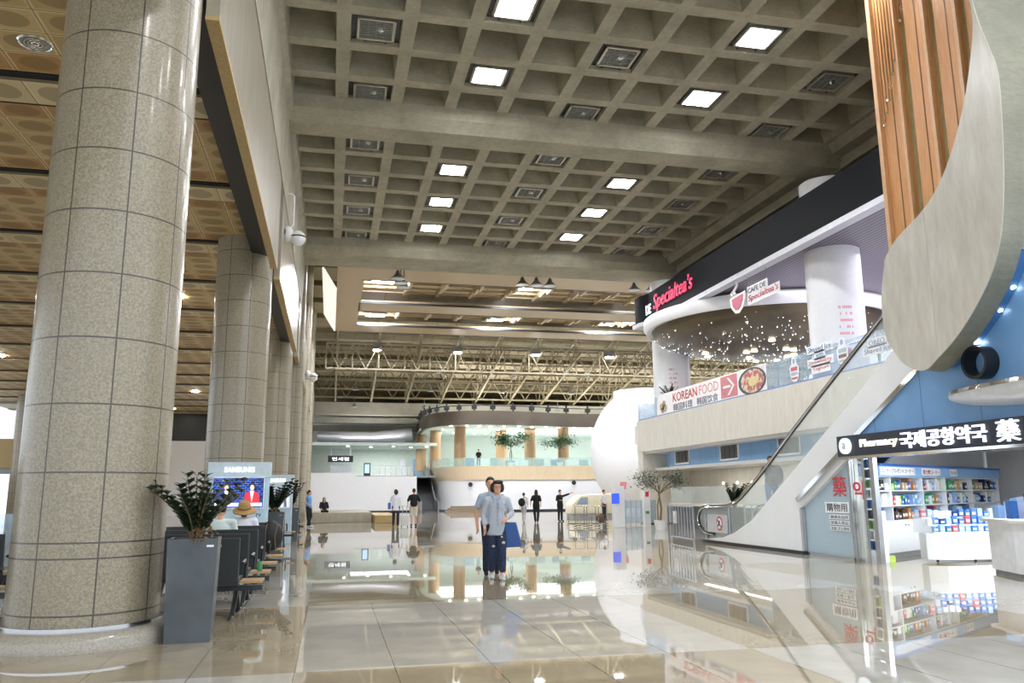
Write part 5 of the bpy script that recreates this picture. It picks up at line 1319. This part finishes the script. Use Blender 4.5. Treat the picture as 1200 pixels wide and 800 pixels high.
def person(label, loc_, heading, H, pose, cloth, vox=.022, detail=False, group=None):
    s = H / 1.7
    t = thing('person', label, 'person', loc_, heading, group)
    P_ = dict(pelvis=(0, 0, .93), chest=(0, .0, 1.28), neck=(0, .0, 1.435), head=(0, -.02, 1.58),
              shL=(.175, 0, 1.345), elL=(.235, .02, 1.10), haL=(.245, -.05, .86), shR=(-.175, 0, 1.345), elR=(-.235, .02, 1.10), haR=(-.245, -.05, .86),
              hipL=(.095, 0, .90), knL=(.1, -.02, .49), anL=(.1, .0, .085), hipR=(-.095, 0, .90), knR=(-.1, -.02, .49), anR=(-.1, .0, .085), toeL=None, toeR=None)
    P_.update(pose)
    V = {k: (Vector(v) * s if v is not None else None) for k, v in P_.items()}
    pe, ch, ne, he = V['pelvis'], V['chest'], V['neck'], V['head']
    fem = cloth.get('fem', False); sw = .165 if fem else .185
    # body
    m = MB()
    mid = pe.lerp(ch, .5)
    def sec(p, rx, ry): return (p.x, p.y, p.z, rx * s, ry * s)
    loft(m, [sec(pe - Vector((0, 0, .1 * s)), .12, .09), sec(pe, .155, .11), sec(mid, .125, .095), sec(ch, .15, .105), sec(ch + Vector((0, 0, .09 * s)), .15, .09), sec(ne, .055, .055)])
    capsule(m, [V['shL'], ne - Vector((0, 0, .05 * s)), V['shR']], [.048 * s, .045 * s, .048 * s])
    capsule(m, [ne, he - Vector((0, 0, .06 * s))], [.052 * s, .05 * s])
    m.ell(he, (.073 * s, .092 * s, .112 * s), 20, 14); m.ell(he + Vector((0, -.03 * s, -.055 * s)), (.053 * s, .058 * s, .055 * s), 16, 10)
    m.ell(he + Vector((0, -.094 * s, -.012 * s)), (.012 * s, .018 * s, .022 * s), 10, 8)
    for q in (-1, 1): m.ell(he + Vector((q * .074 * s, .0, -.01 * s)), (.012 * s, .02 * s, .03 * s), 8, 6)
    for a in 'LR':
        sg = 1 if a == 'L' else -1
        sh, el, ha = V['sh' + a], V['el' + a], V['ha' + a]
        capsule(m, [sh, el, ha], [.048 * s, .037 * s, .026 * s])
        hand(m, ha, (ha - el), (-sg * .5, -1, 0) if abs((ha - el).normalized().z) > .6 else (0, 0, 1), s * .95, .55)
        hp, kn, an = V['hip' + a], V['kn' + a], V['an' + a]
        capsule(m, [hp, kn, an], [.082 * s, .056 * s, .038 * s])
    remeshed(m, 'body', SKIN, vox if not detail else .010, t, 2)
    # trousers or shorts
    m = MB(); e = .018
    fr = cloth.get('leg', 1.0)
    loft(m, [sec(pe - Vector((0, 0, .12 * s)), .15, .11), sec(pe - Vector((0, 0, .02 * s)), .172, .125), sec(pe + Vector((0, 0, .09 * s)), .145, .112)])
    for a in 'LR':
        hp, kn, an = V['hip' + a], V['kn' + a], V['an' + a]
        if fr >= .9: capsule(m, [hp, kn, kn.lerp(an, cloth.get('hem', .93))], [(.098) * s, (.073) * s, (.062) * s])
        else: capsule(m, [hp, hp.lerp(kn, fr / .5 if fr < .5 else 1.0)], [.1 * s, .088 * s])
    remeshed(m, 'trousers' if fr >= .9 else 'shorts', cloth['trousers'], max(vox * .8, .012), t, 1)
    # shirt
    m = MB(); hem = cloth.get('shirt_hem', -.06)
    loft(m, [sec(pe + Vector((0, 0, hem * s)), .185 if cloth.get('loose') else .168, .14), sec(pe + Vector((0, 0, .08 * s)), .172, .13), sec(mid, .155, .122), sec(ch, .175, .128), sec(ch + Vector((0, 0, .06 * s)), .16, .108), sec(ch + Vector((0, 0, .125 * s)), .105, .085), sec(ch + Vector((0, 0, .15 * s)), .068, .066)])
    capsule(m, [V['shL'], ne - Vector((0, 0, .05 * s)), V['shR']], [.064 * s, .066 * s, .064 * s])
    for a in 'LR':
        sh, el, ha = V['sh' + a], V['el' + a], V['ha' + a]; sl = cloth.get('sleeve', .45)
        if sl <= .5: capsule(m, [sh, sh.lerp(el, sl * 2)], [.065 * s, .062 * s])
        else: capsule(m, [sh, el, el.lerp(ha, (sl - .5) * 2)], [.065 * s, .055 * s, .046 * s])
    remeshed(m, 'shirt', cloth['shirt'], max(vox * .8, .012), t, 1)
    if detail:
        m = MB()
        for q in (-1, 1): m.prism([(q * .01 * s, 1.405 * s), (q * .06 * s, 1.44 * s), (q * .075 * s, 1.40 * s), (q * .045 * s, 1.36 * s)], -.115 * s, -.1 * s, 'y')
        m.build('collar', cloth['shirt'], t, world=False)
        m = MB(); m.box(-.012 * s, -.137 * s, .92 * s, .012 * s, -.128 * s, 1.36 * s); m.build('placket', cloth['placket'], t, world=False)
        for k in range(6): MB().ell((0, -.139 * s, (.97 + k * .07) * s), .006 * s, 8, 5).build('button', WHITE, t, world=False)
    # shoes
    for a in 'LR':
        an = V['an' + a]; d = V['toe' + a] if V['toe' + a] is not None else Vector((0, -1, 0)); d = d.normalized()
        m = MB(); capsule(m, [an + Vector((0, 0, -.02 * s)) - d * .03 * s, an + d * .12 * s + Vector((0, 0, -.05 * s)), an + d * .17 * s + Vector((0, 0, -.052 * s))], [.044 * s, .04 * s, .032 * s], 10)
        o = remeshed(m, 'shoe', cloth['shoes'], .012, t, 1)
        if detail:
            c = an + d * .07 * s; MB().ell((c.x, c.y, c.z - .078 * s), (.046 * s, .13 * s, .014 * s), 16, 6).build('shoe_sole', WHITE, o, world=False)
    # hair
    m = MB(); hl = cloth.get('hair', 'short'); hc = he + Vector((0, .018 * s, .028 * s))
    m.ell(hc, (.084 * s, .093 * s, .1 * s), 18, 12)
    if hl in ('bob', 'perm'):
        k = 1.3 if hl == 'perm' else 1.0
        for q in (-1, 1): m.ell(he + Vector((q * .064 * s * k, .02 * s, -.01 * s)), (.036 * s * k, .07 * s, .085 * s), 12, 8)
        m.ell(he + Vector((0, .065 * s, -.03 * s)), (.085 * s, .05 * s, .105 * s), 14, 8); m.ell(he + Vector((.01 * s, -.045 * s, .088 * s)), (.075 * s * k, .05 * s, .04 * s), 14, 8)
    elif hl == 'long':
        m.ell(he + Vector((0, .06 * s, -.12 * s)), (.09 * s, .055 * s, .2 * s), 16, 10)
        for q in (-1, 1): m.ell(he + Vector((q * .066 * s, .02 * s, -.06 * s)), (.03 * s, .06 * s, .13 * s), 12, 8)
    elif hl == 'short':
        m.ell(he + Vector((0, -.035 * s, .082 * s)), (.066 * s, .045 * s, .03 * s), 14, 8)
    elif hl == 'ponytail':
        m.ell(he + Vector((0, .11 * s, -.02 * s)), (.03 * s, .04 * s, .09 * s), 10, 8)
    ho = remeshed(m, 'hair', HAIR, .012, t, 1)
    if hl != 'long':
        # keep the face clear: trim hair in front of the face below the brow
        me = ho.data; bm = bmesh.new(); bm.from_mesh(me)
        dl = [v for v in bm.verts if v.co.y < he.y - .055 * s and v.co.z < he.z + .045 * s and abs(v.co.x - he.x) < .058 * s]
        bmesh.ops.delete(bm, geom=dl, context='VERTS'); bm.to_mesh(me); bm.free()
    for q in (-1, 1):
        MB().ell(he + Vector((q * .028 * s, -.084 * s, .008 * s)), (.010 * s, .006 * s, .005 * s), 8, 6).build('eye', M('eye_dark', '20160f', .3), t, world=False)
    MB().ell(he + Vector((0, -.088 * s, -.055 * s)), (.022 * s, .007 * s, .006 * s), 8, 6).build('mouth', M('lip', 'a8605a', .5), t, world=False)
    return t, V, s
DENIM = NT('ripped_denim'); _v, _x, _y, _z = DENIM.pos(); _n = DENIM.noise(_v, 30, 4); DENIM.set(col=DENIM.mix(DENIM.ramp(_n, .3, .7), hx('161f33'), hx('2b3b5c')), rough=.85); DENIM = DENIM.m
LINEN = NT('grey_linen'); _v, _x, _y, _z = LINEN.pos(); _n = LINEN.noise(_v, 80, 3); LINEN.set(col=LINEN.mix(LINEN.ramp(_n, .3, .7), hx('9ea6b5'), hx('b6bdc9')), rough=.85); LINEN.bump(LINEN.noise(_v, 9, 3), .5, .02); LINEN = LINEN.m
POLO = M('blue_grey_polo', 'a3b2c2', .85, bump=.1); BLKC = M('black_cloth', '15161a', .85); WHC = M('white_cloth', 'e2e4ea', .85); CREAM = M('cream_cloth', 'cfc8b8', .85); SNEAK = M('pale_sneaker', 'd3d8e6', .6); BLKS = M('black_shoe', '17171a', .5)

# the woman walking towards the camera
t, V, s = person('woman in a loose grey shirt and ripped jeans walking towards the camera', (2.775, 13.66, 0), R(-8), 1.62,
    dict(elL=(.26, .06, 1.12), haL=(.14, -.2, 1.02), elR=(-.235, .05, 1.1), haR=(-.225, -.06, .86), knL=(.08, -.10, .50), anL=(.085, -.12, .09), knR=(-.085, .0, .50), anR=(-.095, .12, .09), head=(0, -.03, 1.575)),
    dict(shirt=LINEN, placket=M('shirt_placket', '949cac', .8), trousers=DENIM, shoes=SNEAK, hair='perm', sleeve=.82, shirt_hem=-.19, loose=True, fem=True, hem=.82), .016, True)
m = MB(); he = V['head']
for q in (-1, 1): m.tube([he + Vector((q * .032 * s + .024 * s * math.cos(a * PI / 5), -.1 * s, .006 * s + .018 * s * math.sin(a * PI / 5))) for a in range(11)], .0028, 5)
m.bar(he + Vector((-.01 * s, -.1 * s, .008 * s)), he + Vector((.01 * s, -.1 * s, .008 * s)), .004); m.build('glasses', BLACK, t, world=False)
m = MB()
for (x, z, a, b, y) in ((.1, .62, .03, .024, -.15), (-.07, .56, .028, .02, -.085), (.07, .72, .018, .014, -.15)): m.ell((x * s, y * s, z * s), (a, .02, b), 10, 6)
m.build('jean_rip', M('rip_pale', 'c9c3bd', .8), t, world=False, smooth=True)
MB().box(.02, -.15, 1.15, .1, -.138, 1.24).build('chest_pocket', LINEN, t, world=False)
bg = thing('tote_bag', 'blue dotted tote bag with brown straps on the forearm of the woman in grey', 'bag', (2.965, 13.6, .52), R(-15))
tb = NT('blue_dotted'); v, x_, y_, z_ = tb.pos(); vo = tb.n('ShaderNodeTexVoronoi'); tb.l(v, vo.inputs[0]); vo.inputs['Scale'].default_value = 28; vo.inputs['Randomness'].default_value = 0
tb.set(col=tb.mix(tb.math('LESS_THAN', vo.outputs['Distance'], .3), hx('2b4f8c'), hx('12244a')), rough=.6)
MB().prism([(-.11, .40), (.12, .40), (.22, 0), (-.16, -.02)], -.06, .06, 'y').build('body', tb.m, bg, world=False, bevel=.02)
for yy in (-.05, .05): MB().tube([(-.08, yy, .38), (-.06, yy * .6, .58), (-.10, 0, .66), (-.14, yy * .6, .56), (-.04, yy, .36)], .011, 6).build('strap', M('tan_leather', '9a6b42', .5), bg, world=False, smooth=True)
MB().ell((-.1, -.07, .17), (.05, .02, .09), 12, 8).build('leather_tag', M('tan_leather', '9a6b42', .5), bg, world=False, smooth=True)
# the man just behind her
t, V, s = person('man in a pale blue-grey polo and dark jeans walking close behind the woman in grey', (2.80, 14.3, 0), R(-8), 1.69,
    dict(knR=(-.09, -.08, .5), anR=(-.1, -.08, .09), knL=(.09, .0, .5), anL=(.1, .14, .09), elR=(-.27, .03, 1.1), haR=(-.25, -.03, .84), elL=(.25, .03, 1.1), haL=(.24, .02, .85), head=(-.02, -.03, 1.58)),
    dict(shirt=POLO, placket=M('polo_placket', '8d9caf', .8), trousers=DENIM, shoes=BLKS, hair='short', sleeve=.33, shirt_hem=-.08, hem=.95), .016, True)
# the couple walking away
t, V, s = person('woman in a white top and dark trousers walking away, pulling a pale suitcase', (2.84, 36.2, 0), PI, 1.60, dict(knL=(.09, -.1, .5), anL=(.1, -.05, .09), anR=(-.1, .1, .09), haR=(-.3, .06, .86)), dict(shirt=WHC, trousers=M('navy_cloth', '262b3a', .85), shoes=BLKS, hair='bob', sleeve=.8, shirt_hem=-.2, fem=True), .024)
t2 = thing('suitcase', 'pale rolling suitcase pulled by the woman in white', 'suitcase', (3.2, 35.9, 0)); MB().box(-.17, -.11, .06, .17, .11, .5).build('shell', M('pale_case', 'c9cec8', .4), t2, world=False, bevel=.03)
MB().tube([(-.09, 0, .5), (-.09, 0, .9), (.09, 0, .9), (.09, 0, .5)], .012, 6).build('handle', STEEL, t2, world=False)
for q in (-.13, .13): MB().ell((q, 0, .035), (.02, .035, .035), 10, 8).build('wheel', BLACK, t2, world=False)
t2 = thing('shoulder_bag', 'small blue shoulder bag at the hip of the woman in white', 'bag', (2.55, 36.15, .75)); MB().box(-.06, -.1, 0, .06, .1, .28).build('body', M('bag_blue', '3766b0', .5), t2, world=False, bevel=.02); MB().tube([(.0, 0, .27), (.2, -.1, .62)], .008, 5).build('strap', M('bag_blue', '3766b0', .5), t2, world=False)
person('man in a black t-shirt and cream shorts walking away beside the woman in white', (3.66, 36.6, 0), PI, 1.64, dict(knR=(-.1, -.1, .5), anR=(-.1, .02, .09), elR=(-.27, 0, 1.1), elL=(.27, 0, 1.12), haL=(.27, -.1, .9)), dict(shirt=BLKC, trousers=CREAM, leg=.5, shoes=BLKS, hair='short', sleeve=.42), .024)
# the pair by the curved wall
person('young person in pale clothes striding beside a woman in black', (9.15, 38.6, 0), R(160), 1.42, dict(knL=(.06, -.22, .5), anL=(.06, -.2, .1), knR=(-.06, .08, .48), anR=(-.06, .36, .14), toeR=(0, -1, -.6)), dict(shirt=WHC, trousers=M('pale_grey_cloth', 'b4b6ba', .85), shoes=SNEAK, hair='short', sleeve=.42), .026)
t2 = thing('backpack', 'dark round backpack on the striding young person', 'backpack', (9.0, 38.4, .82)); MB().ell((0, 0, .15), (.17, .15, .2), 14, 10).build('body', BLKC, t2, world=False, smooth=True); MB().tube([(.05, 0, .3), (.18, 0, .4), (.28, 0, .3)], .015, 6).build('strap', BLKC, t2, world=False)
person('woman dressed in black with long dark hair walking away', (9.72, 38.4, 0), R(170), 1.56, dict(knL=(.08, -.1, .5), anL=(.05, -.05, .09), anR=(-.06, .1, .09), elL=(.27, .02, 1.12), haL=(.3, -.02, .9)), dict(shirt=BLKC, trousers=BLKC, shoes=BLKS, hair='long', sleeve=.42, shirt_hem=-.12, fem=True), .024)
person('person in black pointing to the right with one arm stretched out', (11.25, 39.6, 0), R(20), 1.56, dict(elL=(.44, -.06, 1.43), haL=(.66, -.12, 1.5), elR=(-.24, -.02, 1.14), haR=(-.03, -.16, 1.12), knL=(.09, -.02, .5)), dict(shirt=BLKC, trousers=BLKC, shoes=BLKS, hair='short', sleeve=.75), .022)
# staff member by the column
person('member of staff in a light blue vest and black trousers standing by the left columns', (-.88, 37.2, 0), R(70), 1.6, dict(elR=(-.22, .1, 1.12), haR=(-.16, -.12, 1.0), knL=(.09, -.08, .5), anL=(.1, .05, .09), anR=(-.1, -.12, .09)), dict(shirt=M('sky_blue_vest', '5f9fdc', .7), trousers=BLKC, shoes=SNEAK, hair='ponytail', sleeve=.2, fem=True), .022)
SIT = dict(pelvis=(0, .1, .50), chest=(0, .16, .86), neck=(0, .15, 1.02), head=(0, .12, 1.17), shL=(.18, .16, .97), elL=(.24, .08, .72), haL=(.16, -.12, .62), shR=(-.18, .16, .97), elR=(-.24, .08, .72), haR=(-.16, -.12, .62), hipL=(.09, .08, .5), knL=(.12, -.36, .5), anL=(.12, -.36, .09), hipR=(-.09, .08, .5), knR=(-.12, -.36, .5), anR=(-.12, -.36, .09))
person('seated person with dark hair and a pale shirt seen from behind on the third bench', (-1.62, 13.45, .04), PI, 1.66, SIT, dict(shirt=M('mint_shirt', 'c9d6d2', .85), trousers=BLKC, shoes=BLKS, hair='short', sleeve=.42), .016)
t, V, s = person('seated person in white wearing a straw hat, seen from behind', (-1.42, 14.93, .04), PI, 1.62, SIT, dict(shirt=WHC, trousers=BLKC, shoes=BLKS, hair='bob', sleeve=.42, fem=True), .016)
hat = thing('straw_hat', 'woven tan straw hat on the head of the seated person before the news screen', 'hat', (-1.42, 14.9 - .12 * s, 1.2 * s))
STRAW = M('woven_straw', 'b08a55', .75, var=.25, scale=60, bump=.5)
o = MB().lathe([(.19, -.02), (.195, 0), (.11, .03), (.10, .12), (.075, .155), (0.001, .165)], n=32, cap=False).build('brim_and_crown', STRAW, hat, world=False, smooth=True); o.rotation_euler = (R(20), 0, 0)
o = MB().lathe([(.111, .035), (.109, .06)], n=32, cap=False).build('hat_band', M('hat_band_brown', '7d5c34', .7), hat, world=False); o.rotation_euler = (R(20), 0, 0)
person('seated dark-haired person half hidden behind the middle planter', (-1.55, 23.8, .04), PI, 1.6, SIT, dict(shirt=BLKC, trousers=BLKC, shoes=BLKS, hair='bob', sleeve=.42), .022)
person('seated person with tan sleeves on the farthest bench', (-1.35, 30.0, .04), PI * .8, 1.6, SIT, dict(shirt=M('tan_cloth', 'a2805f', .85), trousers=BLKC, shoes=BLKS, hair='bob', sleeve=.8), .024)
person('tiny figure in dark clothes sitting on the cream stone bench', (-.25, 43.1, .12), R(10), 1.5, SIT, dict(shirt=BLKC, trousers=BLKC, shoes=BLKS, hair='long', sleeve=.8), .026)
# riders and others
t, V, s = person('person in dark clothes riding up the escalator, seen from behind', (11.25, 19.4, .71), R(-12), 1.62, dict(elR=(-.3, -.12, 1.2), haR=(-.4, -.3, 1.12), head=(0, -.03, 1.57)), dict(shirt=M('dark_slate_shirt', '3c3f4b', .8), trousers=M('blue_jeans', '4a6aa8', .85), shoes=BLKS, hair='short', sleeve=.42), .02)
t2 = thing('backpack', 'grey backpack on the person riding the escalator', 'backpack', (11.3, 19.18, 1.62)); MB().ell((0, .05, .2), (.2, .16, .26), 16, 10).build('body', M('grey_nylon', '4a4b52', .6), t2, world=False, smooth=True); MB().tube([(-.1, -.02, .4), (-.2, -.1, .45), (-.25, -.1, .2)], .018, 6).build('strap', M('grey_nylon', '4a4b52', .6), t2, world=False)
person('small distant person in white behind the glass screens by the giant jar', (14.2, 41.5, 0), R(40), 1.55, {}, dict(shirt=WHC, trousers=M('navy_cloth', '262b3a', .85), shoes=BLKS, hair='short', sleeve=.42), .026)
person('tiny person behind the far glass balustrade near the largest ash column', (11.9, 66.2, 3.5), 0, 1.5, {}, dict(shirt=BLKC, trousers=BLKC, shoes=BLKS, hair='short', sleeve=.42), .03)
